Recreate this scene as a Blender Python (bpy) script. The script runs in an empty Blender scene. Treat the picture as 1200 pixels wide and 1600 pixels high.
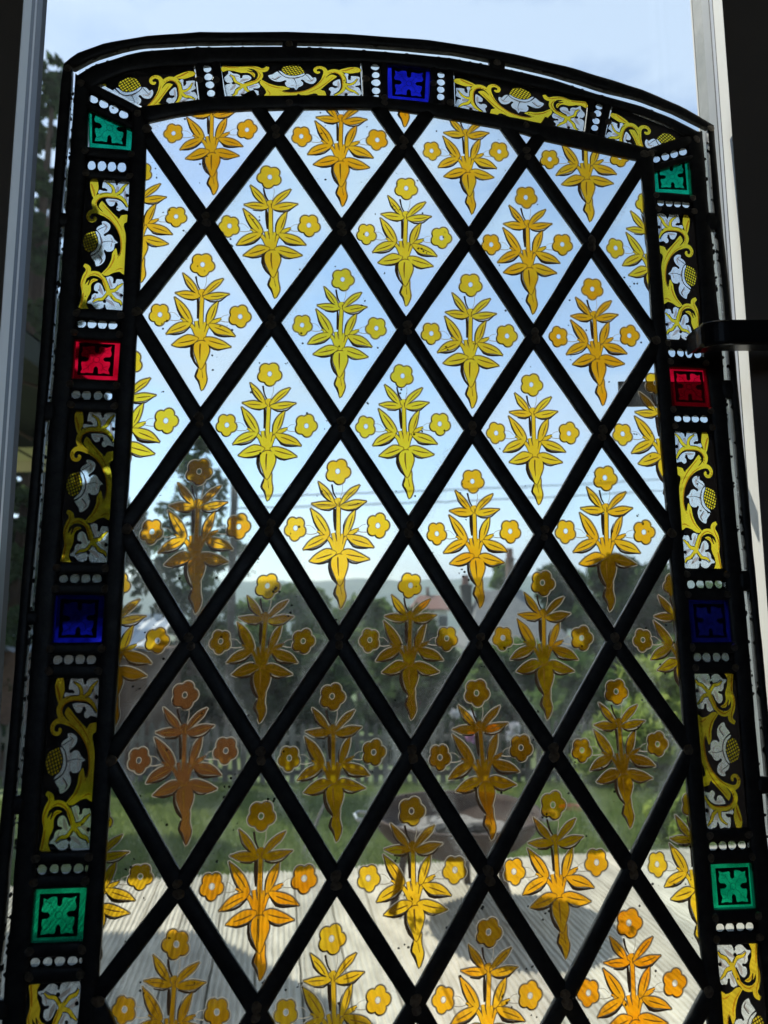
import bpy, bmesh, math, random
import numpy as np
from mathutils import Vector, Matrix, noise
from mathutils.geometry import delaunay_2d_cdt
R = math.radians
random.seed(7)
SC = bpy.context.scene
COL = SC.collection

# ------------------------------------------------------------------ camera
CAM = Vector((0, 0, 1.0))
F = 1155.0                       # focal length in pixels of the 1200 x 1600 photograph
_U = Vector((-34/F, 8307/F, 1)).normalized()         # world up seen in camera axes (right, up, forward)
_f = Vector((0, 0, 1)); _Y = (_f - _f.dot(_U)*_U).normalized(); _X = Vector((_Y.y*_U.z-_Y.z*_U.y, _Y.z*_U.x-_Y.x*_U.z, _Y.x*_U.y-_Y.y*_U.x))
if _X.x < 0: _X = -_X
right = Vector((_X.x, _Y.x, _U.x)); up = Vector((_X.y, _Y.y, _U.y)); fwd = Vector((_X.z, _Y.z, _U.z))
cam_d = bpy.data.cameras.new('camera'); cam = bpy.data.objects.new('camera', cam_d); COL.objects.link(cam)
m = Matrix((right, up, -fwd)).transposed().to_4x4(); m.translation = CAM; cam.matrix_world = m
cam_d.sensor_fit = 'VERTICAL'; cam_d.sensor_height = 36; cam_d.sensor_width = 27; cam_d.lens = F/1600*36
cam_d.clip_start = 0.02; cam_d.clip_end = 3000
cam_d.dof.use_dof = True; cam_d.dof.focus_distance = 0.54; cam_d.dof.aperture_fstop = 10.0
SC.camera = cam

# ------------------------------------------------------------------ sky, sun, exposure
SUN_EL, SUN_AZ = R(50), R(-48)   # azimuth measured from +Y, negative is to the left
w = bpy.data.worlds.new("World"); SC.world = w; w.use_nodes = True
nt = w.node_tree; N = nt.nodes; L = nt.links
for n in list(N): N.remove(n)
out = N.new('ShaderNodeOutputWorld'); bg = N.new('ShaderNodeBackground'); bg.inputs['Strength'].default_value = 0.145
sky = N.new('ShaderNodeTexSky'); sky.sky_type = 'NISHITA'; sky.sun_disc = False
sky.sun_elevation = SUN_EL; sky.sun_rotation = SUN_AZ; sky.air_density = 1.0; sky.dust_density = 0.2; sky.ozone_density = 1.3
geo = N.new('ShaderNodeTexCoord'); mp = N.new('ShaderNodeMapping'); mp.inputs['Scale'].default_value = (1.0, 1.0, 2.6)
mp.inputs['Location'].default_value = (1.7, 2.4, 0.9)
n1 = N.new('ShaderNodeTexNoise'); n1.inputs['Scale'].default_value = 2.2; n1.inputs['Detail'].default_value = 7; n1.inputs['Roughness'].default_value = 0.55
cr = N.new('ShaderNodeValToRGB'); cr.color_ramp.elements[0].position = 0.46; cr.color_ramp.elements[1].position = 0.60
cr.color_ramp.elements[0].color = (0.10, 0.10, 0.10, 1); cr.color_ramp.elements[1].color = (0.85, 0.85, 0.85, 1)
mx = N.new('ShaderNodeMix'); mx.data_type = 'RGBA'; mx.inputs[7].default_value = (3.5, 4.3, 5.4, 1)
L.new(geo.outputs['Generated'], mp.inputs['Vector']); L.new(mp.outputs[0], n1.inputs['Vector']); L.new(n1.outputs['Fac'], cr.inputs[0])
L.new(cr.outputs[0], mx.inputs[0]); L.new(sky.outputs[0], mx.inputs[6]); L.new(mx.outputs[2], bg.inputs['Color']); L.new(bg.outputs[0], out.inputs[0])
sl = bpy.data.lights.new('sun', 'SUN'); sl.energy = 4.0; sl.angle = R(0.5); sl.color = (1, 0.95, 0.86)
so = bpy.data.objects.new('sun', sl); COL.objects.link(so)
sdir = Vector((math.sin(SUN_AZ)*math.cos(SUN_EL), math.cos(SUN_AZ)*math.cos(SUN_EL), math.sin(SUN_EL)))
so.rotation_euler = sdir.to_track_quat('Z', 'Y').to_euler(); so.location = (-5, 5, 8)
SC.view_settings.view_transform = 'Standard'; SC.view_settings.look = 'None'; SC.view_settings.exposure = 0.5; SC.view_settings.gamma = 1
SC.render.engine = 'CYCLES'
SC.cycles.transparent_max_bounces = 24; SC.cycles.max_bounces = 8

# ------------------------------------------------------------------ measuring helpers
def ray(px, py): return (right*((px-600)/F) + up*((800-py)/F) + fwd)
def atY(px, py, Y): r = ray(px, py); return CAM + r*((Y-CAM.y)/r.y)
def atZ(px, py, Z): r = ray(px, py); return CAM + r*((Z-CAM.z)/r.z)

# panel frame: local X along its width, local Z up along its height, local Y away from the viewer
EU = Vector((0.99293912, 0.11827831, -0.00906308)).normalized()
EV = Vector((-0.00270913, 0.03873534, 0.99924583)); EV = (EV - EV.dot(EU)*EU).normalized()
PN = EU.cross(EV)                                     # towards the viewer
PC = CAM + Vector((0.015655, 0.47584109, 0.05345392))
VB = -0.470                                           # bottom of the panel, below its lattice centre
def P(px, py):
    r = ray(px, py); t = (PC-CAM).dot(PN)/r.dot(PN); d = CAM + r*t - PC
    return (d.dot(EU), d.dot(EV))
UI, UJ = 0.045, 0.069463

# ------------------------------------------------------------------ materials
def mat(name):
    mm = bpy.data.materials.new(name); mm.use_nodes = True; t = mm.node_tree
    for n in list(t.nodes): t.nodes.remove(n)
    o = t.nodes.new('ShaderNodeOutputMaterial'); return mm, t, o
def nn(t, k, **kw):
    n = t.nodes.new(k)
    for a, b in kw.items():
        if hasattr(n, a): setattr(n, a, b)
        else: n.inputs[a.replace('_', ' ')].default_value = b
    return n
def ramp(t, src, p0, c0, p1, c1):
    r = t.nodes.new('ShaderNodeValToRGB'); e = r.color_ramp.elements
    e[0].position = p0; e[1].position = p1
    e[0].color = c0 if isinstance(c0, tuple) else (c0, c0, c0, 1); e[1].color = c1 if isinstance(c1, tuple) else (c1, c1, c1, 1)
    t.links.new(src, r.inputs[0]); return r.outputs[0]
def math_(t, op, a, b=0.0):
    n = t.nodes.new('ShaderNodeMath'); n.operation = op
    for i, v in enumerate((a, b)):
        if isinstance(v, (int, float)): n.inputs[i].default_value = v
        else: t.links.new(v, n.inputs[i])
    return n.outputs[0]
def noise_(t, scale, detail=4, rough=0.6, coord='Object', vec=None, stretch=None):
    n = nn(t, 'ShaderNodeTexNoise', Scale=scale, Detail=detail, Roughness=rough)
    if vec is None:
        c = t.nodes.new('ShaderNodeTexCoord'); vec = c.outputs[coord]
    if stretch:
        mpn = t.nodes.new('ShaderNodeMapping'); mpn.inputs['Scale'].default_value = stretch; t.links.new(vec, mpn.inputs[0]); vec = mpn.outputs[0]
    t.links.new(vec, n.inputs['Vector']); return n.outputs['Fac']
def mixs(t, fac, a, b):
    n = t.nodes.new('ShaderNodeMixShader')
    if isinstance(fac, (int, float)): n.inputs[0].default_value = fac
    else: t.links.new(fac, n.inputs[0])
    t.links.new(a, n.inputs[1]); t.links.new(b, n.inputs[2]); return n.outputs[0]
def solid(name, c0, c1=None, scale=8, rough=0.7, bump=0.0, spec=0.4, metal=0.0, detail=5, stretch=None, coord='Object', rand=0.0, lo=.35, hi=.65):
    mm, t, o = mat(name); p = t.nodes.new('ShaderNodeBsdfPrincipled')
    p.inputs['Roughness'].default_value = rough; p.inputs['Specular IOR Level'].default_value = spec; p.inputs['Metallic'].default_value = metal
    fac = noise_(t, scale, detail, 0.6, coord, stretch=stretch)
    c1 = c1 or tuple(x*0.7 for x in c0)
    col = ramp(t, fac, lo, tuple(c0)+(1,), hi, tuple(c1)+(1,))
    if rand:
        oi = t.nodes.new('ShaderNodeObjectInfo'); hs = t.nodes.new('ShaderNodeHueSaturation')
        v = math_(t, 'MULTIPLY_ADD', oi.outputs['Random'], rand*2); t.nodes[-1].inputs[2].default_value = 1-rand
        t.links.new(v, hs.inputs['Value']); t.links.new(col, hs.inputs['Color']); col = hs.outputs[0]
    t.links.new(col, p.inputs['Base Color'])
    if bump:
        b = t.nodes.new('ShaderNodeBump'); b.inputs['Strength'].default_value = bump; b.inputs['Distance'].default_value = 0.002
        t.links.new(noise_(t, scale*6, 6, .7, coord, stretch=stretch), b.inputs['Height']); t.links.new(b.outputs[0], p.inputs['Normal'])
    t.links.new(p.outputs[0], o.inputs[0]); return mm

def front_fresnel(t, ior):
    fr = nn(t, 'ShaderNodeFresnel', IOR=ior); g = t.nodes.new('ShaderNodeNewGeometry')
    return math_(t, 'MULTIPLY', fr.outputs[0], math_(t, 'SUBTRACT', 1.0, g.outputs['Backfacing']))
def glass_mat(name, tint, haze=0.016, edge=1.15, specks=True, wavy=False):
    mm, t, o = mat(name)
    tr = nn(t, 'ShaderNodeBsdfTransparent', Color=tint+(1,)); gl = nn(t, 'ShaderNodeBsdfGlossy', Roughness=0.04)
    if wavy:
        tr = nn(t, 'ShaderNodeBsdfRefraction', Roughness=.018, IOR=1.5)
        ot = t.nodes.new('ShaderNodeObjectInfo'); t.links.new(ramp(t, ot.outputs['Random'], 0, (.93, .975, .97, 1), 1, (.99, .99, .975, 1)), tr.inputs['Color'])
        wb = t.nodes.new('ShaderNodeBump'); wb.inputs['Strength'].default_value = 1.0; wb.inputs['Distance'].default_value = .00010
        oi_ = t.nodes.new('ShaderNodeObjectInfo'); c_ = t.nodes.new('ShaderNodeTexCoord'); a_ = nn(t, 'ShaderNodeVectorMath', operation='ADD'); t.links.new(c_.outputs['Object'], a_.inputs[0]); t.links.new(oi_.outputs['Random'], a_.inputs[1])
        t.links.new(noise_(t, 38, 2, .45, vec=a_.outputs[0]), wb.inputs['Height']); t.links.new(wb.outputs[0], tr.inputs['Normal'])
    base = mixs(t, math_(t, 'MULTIPLY', front_fresnel(t, 1.35), 0.8), tr.outputs[0], gl.outputs[0])
    tl = nn(t, 'ShaderNodeBsdfTranslucent', Color=(.85, .88, .88, 1)); df = nn(t, 'ShaderNodeBsdfDiffuse', Color=(.5, .5, .48, 1))
    dirt = mixs(t, 0.25, tl.outputs[0], df.outputs[0])
    at = t.nodes.new('ShaderNodeAttribute'); at.attribute_name = 'edge'
    c = t.nodes.new('ShaderNodeTexCoord'); oi = t.nodes.new('ShaderNodeObjectInfo')
    ad = nn(t, 'ShaderNodeVectorMath', operation='ADD'); t.links.new(c.outputs['Object'], ad.inputs[0]); t.links.new(oi.outputs['Random'], ad.inputs[1])
    v = ad.outputs[0]
    fine = ramp(t, noise_(t, 900, 3, .7, vec=v), .50, 0.0, .72, 1.0)
    blot = ramp(t, noise_(t, 34, 4, .6, vec=v), .38, 0.15, .75, 1.0)
    e2 = math_(t, 'POWER', at.outputs['Fac'], 1.7)
    f = math_(t, 'MULTIPLY', e2, math_(t, 'MULTIPLY', math_(t, 'ADD', math_(t, 'MULTIPLY', fine, 1.3), 0.2), edge))
    f = math_(t, 'MULTIPLY', f, blot)
    f2 = math_(t, 'MULTIPLY', math_(t, 'ADD', math_(t, 'MULTIPLY', fine, 2.0), 1.0), math_(t, 'MULTIPLY', blot, haze))
    f = math_(t, 'MINIMUM', math_(t, 'ADD', f, f2), 0.9)
    sh = mixs(t, f, base, dirt)
    if specks:
        vo = nn(t, 'ShaderNodeTexVoronoi', Scale=260); t.links.new(v, vo.inputs['Vector'])
        sel = math_(t, 'MULTIPLY', math_(t, 'LESS_THAN', vo.outputs['Distance'], .22), math_(t, 'GREATER_THAN', noise_(t, 90, 2, .5, vec=v), .665))
        dk = nn(t, 'ShaderNodeBsdfDiffuse', Color=(.03, .025, .02, 1)); sh = mixs(t, math_(t, 'MULTIPLY', sel, .9), sh, dk.outputs[0])
    t.links.new(sh, o.inputs[0]); return mm

def tint_mat(name, ca, cb, trans=0.12, tcol=(1, .6, .1), rough_n=60, lo=.35, hi=.65, use_rand=True):
    """stained sheet: see-through colour that varies from piece to piece, with a little scattering"""
    mm, t, o = mat(name)
    tr = t.nodes.new('ShaderNodeBsdfTransparent'); tl = nn(t, 'ShaderNodeBsdfTranslucent', Color=tcol+(1,))
    oi = t.nodes.new('ShaderNodeObjectInfo'); nz = noise_(t, rough_n, 4, .6)
    f = math_(t, 'MULTIPLY', nz, 1.0)
    if use_rand: f = math_(t, 'ADD', math_(t, 'MULTIPLY', oi.outputs['Random'], .5), math_(t, 'MULTIPLY', nz, .7)); lo, hi = .28, .88
    col = ramp(t, f, lo, ca+(1,), hi, cb+(1,)); t.links.new(col, tr.inputs[0])
    t.links.new(mixs(t, trans, tr.outputs[0], tl.outputs[0]), o.inputs[0]); return mm
def paint_mat(name, tl_col, df_col, k=0.5, see=0.0):
    mm, t, o = mat(name)
    tl = nn(t, 'ShaderNodeBsdfTranslucent', Color=tl_col+(1,)); df = nn(t, 'ShaderNodeBsdfDiffuse', Color=df_col+(1,))
    sh = mixs(t, k, tl.outputs[0], df.outputs[0])
    if see:
        tr = t.nodes.new('ShaderNodeBsdfTransparent'); sh = mixs(t, see, sh, tr.outputs[0])
    t.links.new(sh, o.inputs[0]); return mm

M = {}
M['glass'] = glass_mat('old_clear_glass', (.965, .985, .98))
M['pane_glass'] = glass_mat('wavy_old_pane_glass', (.965, .985, .98), haze=.04, wavy=True)
M['strip_glass'] = glass_mat('edge_strip_glass', (.90, .93, .93), haze=.16, edge=.9)
M['stain'] = tint_mat('yellow_silver_stain', (1.0, .33, .003), (1.0, .68, .03), .05, (1, .44, .02), 45)
M['stain_brown'] = tint_mat('red_brown_silver_stain', (.45, .15, .05), (.62, .24, .07), .09, (.75, .30, .10), 45)
M['amber'] = tint_mat('deep_amber_stain', (.50, .20, .01), (.62, .30, .01), .08, (.8, .35, .02), 45)
M['stain_scroll'] = tint_mat('lemon_silver_stain', (.86, .58, .025), (.78, .56, .03), .11, (.8, .62, .05), 45)
M['line'] = paint_mat('thin_trace_line', (.085, .07, .05), (.04, .035, .03), .12)
M['halo'] = paint_mat('soft_brown_paint_edge', (.34, .29, .23), (.10, .08, .06), .1, see=.12)
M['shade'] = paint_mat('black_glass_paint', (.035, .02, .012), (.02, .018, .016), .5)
M['matt'] = paint_mat('black_matting', (.012, .010, .010), (.014, .015, .018), .5)
M['vein'] = tint_mat('brown_vein_paint', (.035, .012, .003), (.08, .03, .006), .10, (1, .50, .08), 80)
M['white'] = tint_mat('white_flower_glass', (.46, .49, .52), (.80, .83, .85), .20, (.8, .82, .80), 160)
M['blush'] = tint_mat('grey_brown_wash', (.26, .21, .20), (.50, .43, .42), .22, (.6, .55, .50), 200)
M['pearl'] = tint_mat('pearl_glass', (.84, .87, .88), (.95, .97, .98), .20, (.85, .88, .88), 300)
M['red'] = tint_mat('ruby_glass', (.50, .0, .008), (.88, .006, .03), .09, (.5, .0, .02), 60, use_rand=False)
M['blue'] = tint_mat('cobalt_glass', (.004, .005, .24), (.014, .02, .48), .04, (.02, .03, .5), 60, use_rand=False)
M['green'] = tint_mat('emerald_glass', (.0, .17, .08), (.006, .36, .18), .12, (.0, .42, .22), 60, use_rand=False)
M['cgline'] = paint_mat('soft_trace_on_colour', (.01, .01, .01), (.03, .03, .03), .6, see=.45)

def lead_mat():
    mm, t, o = mat('aged_lead'); p = t.nodes.new('ShaderNodeBsdfPrincipled')
    col = ramp(t, noise_(t, 120, 6, .7), .3, (.024, .025, .028, 1), .75, (.07, .068, .066, 1)); t.links.new(col, p.inputs['Base Color'])
    p.inputs['Metallic'].default_value = .55
    t.links.new(ramp(t, noise_(t, 60, 4, .6), .3, .38, .7, .62), p.inputs['Roughness'])
    b = t.nodes.new('ShaderNodeBump'); b.inputs['Strength'].default_value = .35; b.inputs['Distance'].default_value = .0006
    t.links.new(noise_(t, 420, 5, .65), b.inputs['Height']); t.links.new(b.outputs[0], p.inputs['Normal'])
    t.links.new(p.outputs[0], o.inputs[0]); return mm
M['lead'] = lead_mat()
M['solder'] = solid('tarnished_solder', (.20, .17, .14), (.45, .40, .34), 300, .33, .8, .5, .6)

# ------------------------------------------------------------------ object helpers
def tag(o, label=None, cat=None, group=None, kind=None):
    if label: o['label'] = label
    if cat: o['category'] = cat
    if group: o['group'] = group
    if kind: o['kind'] = kind
    return o
def empty(name, loc=(0, 0, 0), rz=0, parent=None):
    o = bpy.data.objects.new(name, None); COL.objects.link(o); o.location = loc; o.rotation_euler = (0, 0, rz); o.empty_display_size = .05
    if parent: o.parent = parent
    return o
def add(name, me, parent=None, loc=None):
    o = bpy.data.objects.new(name, me); COL.objects.link(o)
    if parent: o.parent = parent
    if loc is not None: o.location = loc
    return o
def mesh(name, verts, faces, mats, mi=None, smooth=False):
    me = bpy.data.meshes.new(name); me.from_pydata([tuple(v) for v in verts], [], faces)
    for x in (mats if isinstance(mats, (list, tuple)) else [mats]): me.materials.append(x)
    if mi is not None: me.polygons.foreach_set('material_index', mi)
    if smooth: me.polygons.foreach_set('use_smooth', [True]*len(me.polygons))
    me.update(); return me
class MB:
    """collects simple solids into one mesh"""
    def __init__(s): s.v = []; s.f = []
    def box(s, a, b, rot=None, c=None):
        i = len(s.v); a = Vector(a); b = Vector(b); cc = Vector(c) if c else None
        for x in (a.x, b.x):
            for y in (a.y, b.y):
                for z in (a.z, b.z):
                    p = Vector((x, y, z))
                    if rot: p = (rot @ (p-cc)) + cc if cc else rot @ p
                    s.v.append(p)
        s.f += [tuple(i+k for k in q) for q in ((0, 1, 3, 2), (4, 6, 7, 5), (0, 4, 5, 1), (2, 3, 7, 6), (0, 2, 6, 4), (1, 5, 7, 3))]; return s
    def tube(s, pts, r, n=8, closed=False):
        pts = [Vector(p) for p in pts]; rs = r if isinstance(r, (list, tuple)) else [r]*len(pts); i0 = len(s.v)
        for k, p in enumerate(pts):
            d = (pts[min(k+1, len(pts)-1)] - pts[max(k-1, 0)]).normalized()
            a = d.cross(Vector((0, 0, 1)) if abs(d.z) < .9 else Vector((1, 0, 0))).normalized(); b = d.cross(a)
            for j in range(n):
                t = 2*math.pi*j/n; s.v.append(p + (a*math.cos(t)+b*math.sin(t))*rs[k])
        for k in range(len(pts)-1):
            for j in range(n):
                s.f.append((i0+k*n+j, i0+k*n+(j+1) % n, i0+(k+1)*n+(j+1) % n, i0+(k+1)*n+j))
        s.f.append(tuple(i0+j for j in range(n))[::-1]); s.f.append(tuple(i0+(len(pts)-1)*n+j for j in range(n))); return s
    def lathe(s, prof, n=48, c=(0, 0, 0)):
        i0 = len(s.v)
        for r, z in prof:
            for j in range(n):
                t = 2*math.pi*j/n; s.v.append(Vector((c[0]+r*math.cos(t), c[1]+r*math.sin(t), c[2]+z)))
        for k in range(len(prof)-1):
            for j in range(n): s.f.append((i0+k*n+j, i0+k*n+(j+1) % n, i0+(k+1)*n+(j+1) % n, i0+(k+1)*n+j))
        return s
    def poly(s, pts, thick):
        i = len(s.v); n = len(pts); pts = [Vector(p) for p in pts]; thick = Vector(thick)
        s.v += pts + [p+thick for p in pts]; s.f.append(tuple(range(i, i+n))[::-1]); s.f.append(tuple(range(i+n, i+2*n)))
        for k in range(n): s.f.append((i+k, i+(k+1) % n, i+n+(k+1) % n, i+n+k))
        return s
    def build(s, name, mt, parent=None, smooth=False, loc=None): return add(name, mesh(name, s.v, s.f, mt, smooth=smooth), parent, loc)

# =================================================================== ROOM AND WINDOW (the setting close to the camera)
M['wall'] = solid('dark_painted_plaster', (.30, .27, .25), (.25, .22, .20), 3, .85, .2)
M['floor'] = solid('brown_floor', (.30, .22, .15), (.20, .14, .09), 4, .6, .1, stretch=(1, 6, 1))
M['reveal_r'] = solid('cream_gloss_paint', (.78, .76, .70), (.72, .70, .64), 9, .35, .05)
M['reveal_l'] = solid('white_gloss_paint', (.62, .66, .70), (.56, .60, .64), 9, .4, .05)
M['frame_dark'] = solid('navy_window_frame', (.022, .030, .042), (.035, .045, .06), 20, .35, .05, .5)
M['frame_grey'] = solid('weathered_grey_frame', (.20, .22, .21), (.30, .31, .30), 30, .5, .2)
M['frame_light'] = solid('pale_grey_upvc', (.52, .53, .55), (.45, .46, .50), 20, .3, .05, .5)
M['frame_pale'] = solid('pale_grey_painted_frame', (.36, .37, .36), (.30, .31, .31), 20, .4, .05, .5)
M['rubber'] = solid('black_gasket', (.012, .012, .014), (.02, .02, .022), 30, .6)
M['black_metal'] = solid('satin_black_handle', (.010, .012, .018), (.014, .016, .022), 20, .22, .0, .6)

YW = 0.505      # room face of the wall round the window
YP = 0.590      # glass
ZS = PC.z + VB*EV.z - 0.002      # top of the sill
XL = atY(36, 0, YW).x; XR = atY(1128, 0, YW).x
XR = (atY(1128, 0, YW).x + atY(1168, 500, YW).x)/2
def struct(name, mb, mt, parent=None):
    o = mb.build(name, mt, parent)
    if parent is None: o['kind'] = 'structure'
    return o
room = [(-2.4, -2.6), (2.2, YW)]
T = .33          # thickness of the wall outwards
struct('floor', MB().box((-2.4, -2.6, -.12), (2.2, YW, 0)), M['floor'])
struct('ceiling', MB().box((-2.4, -2.6, 2.4), (2.2, YW, 2.5)), M['wall'])
struct('wall_back', MB().box((-2.4, -2.7, -.1), (-.5, -2.6, 2.5)).box((.7, -2.7, -.1), (2.2, -2.6, 2.5)).box((-.5, -2.7, -.1), (.7, -2.6, 1.2)).box((-.5, -2.7, 2.0), (.7, -2.6, 2.5)), M['wall'])  # opening added behind the camera so sky light reaches the leads
struct('wall_left', MB().box((-2.5, -2.7, -.1), (-2.4, YW+.1, 2.5)), M['wall'])
struct('wall_right', MB().box((2.2, -2.7, -.1), (2.3, YW+.1, 2.5)), M['wall'])
y1l = YW + .0125; y1r = YW + .0148
struct('wall_window', MB().box((-2.4, YW, -.1), (XL, y1l, 2.5)).box((XR, YW, -.1), (2.2, y1r, 2.5))
       .box((XL, YW, 2.12), (XR, YW+.012, 2.5)).box((XL, YW+.002, -.1), (XR, YW+.012, ZS-.03)), M['wall'])
struct('window_sill', MB().box((XL-.05, YW-.16, ZS-.028), (XR+.05, YW+.0155, ZS)), M['reveal_r'])
# painted reveals
def px_x(pts, Y): return sum(atY(a, b, Y).x for a, b in pts)/len(pts)
y1l = YW + .0125; y1r = YW + .0148
struct('reveal_left', MB().box((XL-.01, YW+.0003, ZS), (XL+.0004, y1l-.0003, 2.12)), M['reveal_l'])
struct('reveal_right', MB().box((XR-.0004, YW+.0003, ZS), (XR+.01, y1r-.0003, 2.12)), M['reveal_r'])
# window: one fixed light with its frame members, gaskets and glass
win = empty('window', (0, YP, ZS)); tag(win, 'tall window with slim dark and pale frame that the leaded panel stands in front of', 'window')
def wbox(name, xs, ys, mt, z0=ZS, z1=2.12):
    o = MB().box((xs[0], ys[0], z0-ZS), (xs[1], ys[1], z1-ZS)); o.v = [v+Vector((0, -YP, 0)) for v in o.v]; return o.build(name, mt, win)
def lx(a, Y): return px_x([(a, 0), (a-.0655*400, 400)], Y)
def rx(a, Y): return px_x([(a, 0), (a+.074*400, 400)], Y)
wbox('frame_side', (-.78, lx(55, .536)), (.520, .536), M['frame_dark'])
wbox('glazing_bead', (-.74, lx(58, .541)), (.5365, .541), M['frame_light'])
wbox('frame_side', (-.76, lx(67, .558)), (.5415, .558), M['frame_dark'])
wbox('gasket', (-.75, lx(74, .575)), (.5585, .575), M['rubber'])
wbox('gasket', (rx(1112, .523), .72), (.5205, .523), M['rubber'])
wbox('frame_side', (rx(1108, .531), .74), (.5235, .531), M['frame_light'])
wbox('gasket', (rx(1106, .534), .74), (.5313, .534), M['rubber'])
wbox('frame_side', (rx(1095, .552), .78), (.5345, .552), M['frame_pale'])
wbox('frame_side', (rx(1080, .572), .76), (.5525, .572), M['frame_grey'])
wbox('glazing_bead', (rx(1077, .575), .75), (.5725, .575), M['reveal_r'])
wbox('frame_head', (-.78, .78), (.5205, .575), M['frame_dark'], 2.04, 2.12)
wbox('frame_foot', (-.78, .78), (.5205, .574), M['frame_dark'], ZS-.02, ZS+.035)
pg, t_, o_ = mat('window_pane_glass')
tr_ = nn(t_, 'ShaderNodeBsdfTransparent', Color=(.96, .975, .97, 1)); gl_ = nn(t_, 'ShaderNodeBsdfGlossy', Roughness=0.0)
t_.links.new(mixs(t_, front_fresnel(t_, 1.3), tr_.outputs[0], gl_.outputs[0]), o_.inputs[0])
wbox('pane', (-.74, .74), (.576, .580), pg, ZS+.01, 2.10)
# handle of the window: lever that comes in from the right in front of the panel
def build_handle():
    Yh = .462
    a = atY(1090, 508, Yh); b = atY(1091, 541, Yh); r0 = atY(1200, 504, Yh); r1 = atY(1200, 544, Yh)
    h = (a.z-b.z); zc = (a.z+b.z)/2; x0 = a.x; x1 = XR + .075
    root = empty('lever_handle', (x1, Yh+.02, zc)); tag(root, 'black lever handle reaching in from the right wall across the panel edge', 'handle')
    m = MB(); n = 14; prof = []
    # lever: rounded bar along x with a turned-in end
    st = []
    for k in range(9):
        q = k/8; st.append((x0 + .0004 + (1-math.cos(q*math.pi/2))*.016, (1-math.sin(q*math.pi/2))*.012))
    st.append((x1+.01, 0))
    hh = h*.5+.0012
    for xi, dy in st:
        ring = []
        for (cy, cz) in ((-1, -1), (1, -1), (1, 1), (-1, 1)):
            for a_ in range(4):
                th = math.atan2(cz, cy) - math.pi/4 + a_*math.pi/6
                k_ = .82 if xi < x0+.003 else 1.0
                ring.append(Vector((xi, Yh + dy + cy*.0055 + math.cos(th)*.0022, zc + cz*(hh*k_-.0022) + math.sin(th)*.0022)))
        i0 = len(m.v); m.v += ring; L_ = len(ring)
        if prof: 
            for j in range(L_): m.f.append((prof[0]+j, prof[0]+(j+1) % L_, i0+(j+1) % L_, i0+j))
        else: m.f.append(tuple(range(i0, i0+L_)))
        prof = [i0]
    m.f.append(tuple(range(prof[0], prof[0]+16))[::-1])
    m.v = [v-root.location for v in m.v]
    m.build('lever', M['black_metal'], root, smooth=False)
    m = MB(); m.tube([(0, -.015, 0), (0, YW-Yh-.02, 0)], .009, 16).build('neck', M['black_metal'], root)
    m = MB(); m.box((-.015, YW-Yh-.03, -.06), (.015, YW-Yh-.0205, .06)).build('rose_plate', M['black_metal'], root)
build_handle()

# =================================================================== THE LEADED PANEL
panel = bpy.data.objects.new('stained_glass_panel', None); COL.objects.link(panel)
pm = Matrix((EU, -PN, EV)).transposed().to_4x4(); pm.translation = PC + EV*VB; panel.matrix_world = pm
tag(panel, 'arched leaded glass panel of painted diamond panes with a scrollwork border', 'stained glass')
def L3(u, v, wv=0.0): return Vector((u, -wv, v-VB))
def toP(lst): return [P(a, b) for a, b in lst]

# ---- lead ribbon between two edges (points in panel coordinates)
def resample(pts, n):
    pts = [Vector(p) for p in pts]; d = [0]
    for a, b in zip(pts, pts[1:]): d.append(d[-1]+(b-a).length)
    o = []
    for k in range(n):
        t = d[-1]*k/(n-1); j = 0
        while j < len(d)-2 and d[j+1] < t: j += 1
        f = (t-d[j])/max(1e-9, d[j+1]-d[j]); o.append(pts[j].lerp(pts[j+1], f))
    return o
PROF = [(-1, 1.2), (-.98, 2.0), (-.86, 2.55), (-.5, 2.95), (0, 3.1), (.5, 2.95), (.86, 2.55), (.98, 2.0), (1, 1.2), (1, -1.6), (.6, -2.4), (-.6, -2.4), (-1, -1.6)]
seed_r = random.Random(3)
def ribbon(name, A, B, dz=0.0, n=None, wob=.00022, parent=panel, flat=1.0):
    n = n or max(2, int(sum((Vector(b)-Vector(a)).length for a, b in zip(A, A[1:]))/.006))
    A = resample(A, n); B = resample(B, n); vs = []; fs = []; K = len(PROF); ph = seed_r.random()*50
    for k, (a, b) in enumerate(zip(A, B)):
        c = (a+b)/2; h = (b-a)/2
        wa = 1 + (noise.noise(Vector((k*.35, ph, 0))))*wob/max(h.length, 1e-4)*2
        for t, z in PROF:
            p = c + h*t*wa; hz = (z*flat if z > 0 else z)
            vs.append(L3(p.x, p.y, (hz + dz + noise.noise(Vector((k*.5, t*2, ph)))*.12)*.001))
    for k in range(n-1):
        for j in range(K): fs.append((k*K+j, k*K+(j+1) % K, (k+1)*K+(j+1) % K, (k+1)*K+j))
    fs.append(tuple(range(K))[::-1]); fs.append(tuple((n-1)*K+j for j in range(K)))
    me = mesh(name, vs, fs, M['lead'], smooth=True)
    return add(name, me, parent)
def offset_line(pts, hw):
    pts = [Vector(p) for p in pts]; A = []; B = []
    for k, p in enumerate(pts):
        d = (pts[min(k+1, len(pts)-1)]-pts[max(k-1, 0)]).normalized(); nrm = Vector((-d.y, d.x))
        A.append(p+nrm*hw); B.append(p-nrm*hw)
    return A, B

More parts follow.
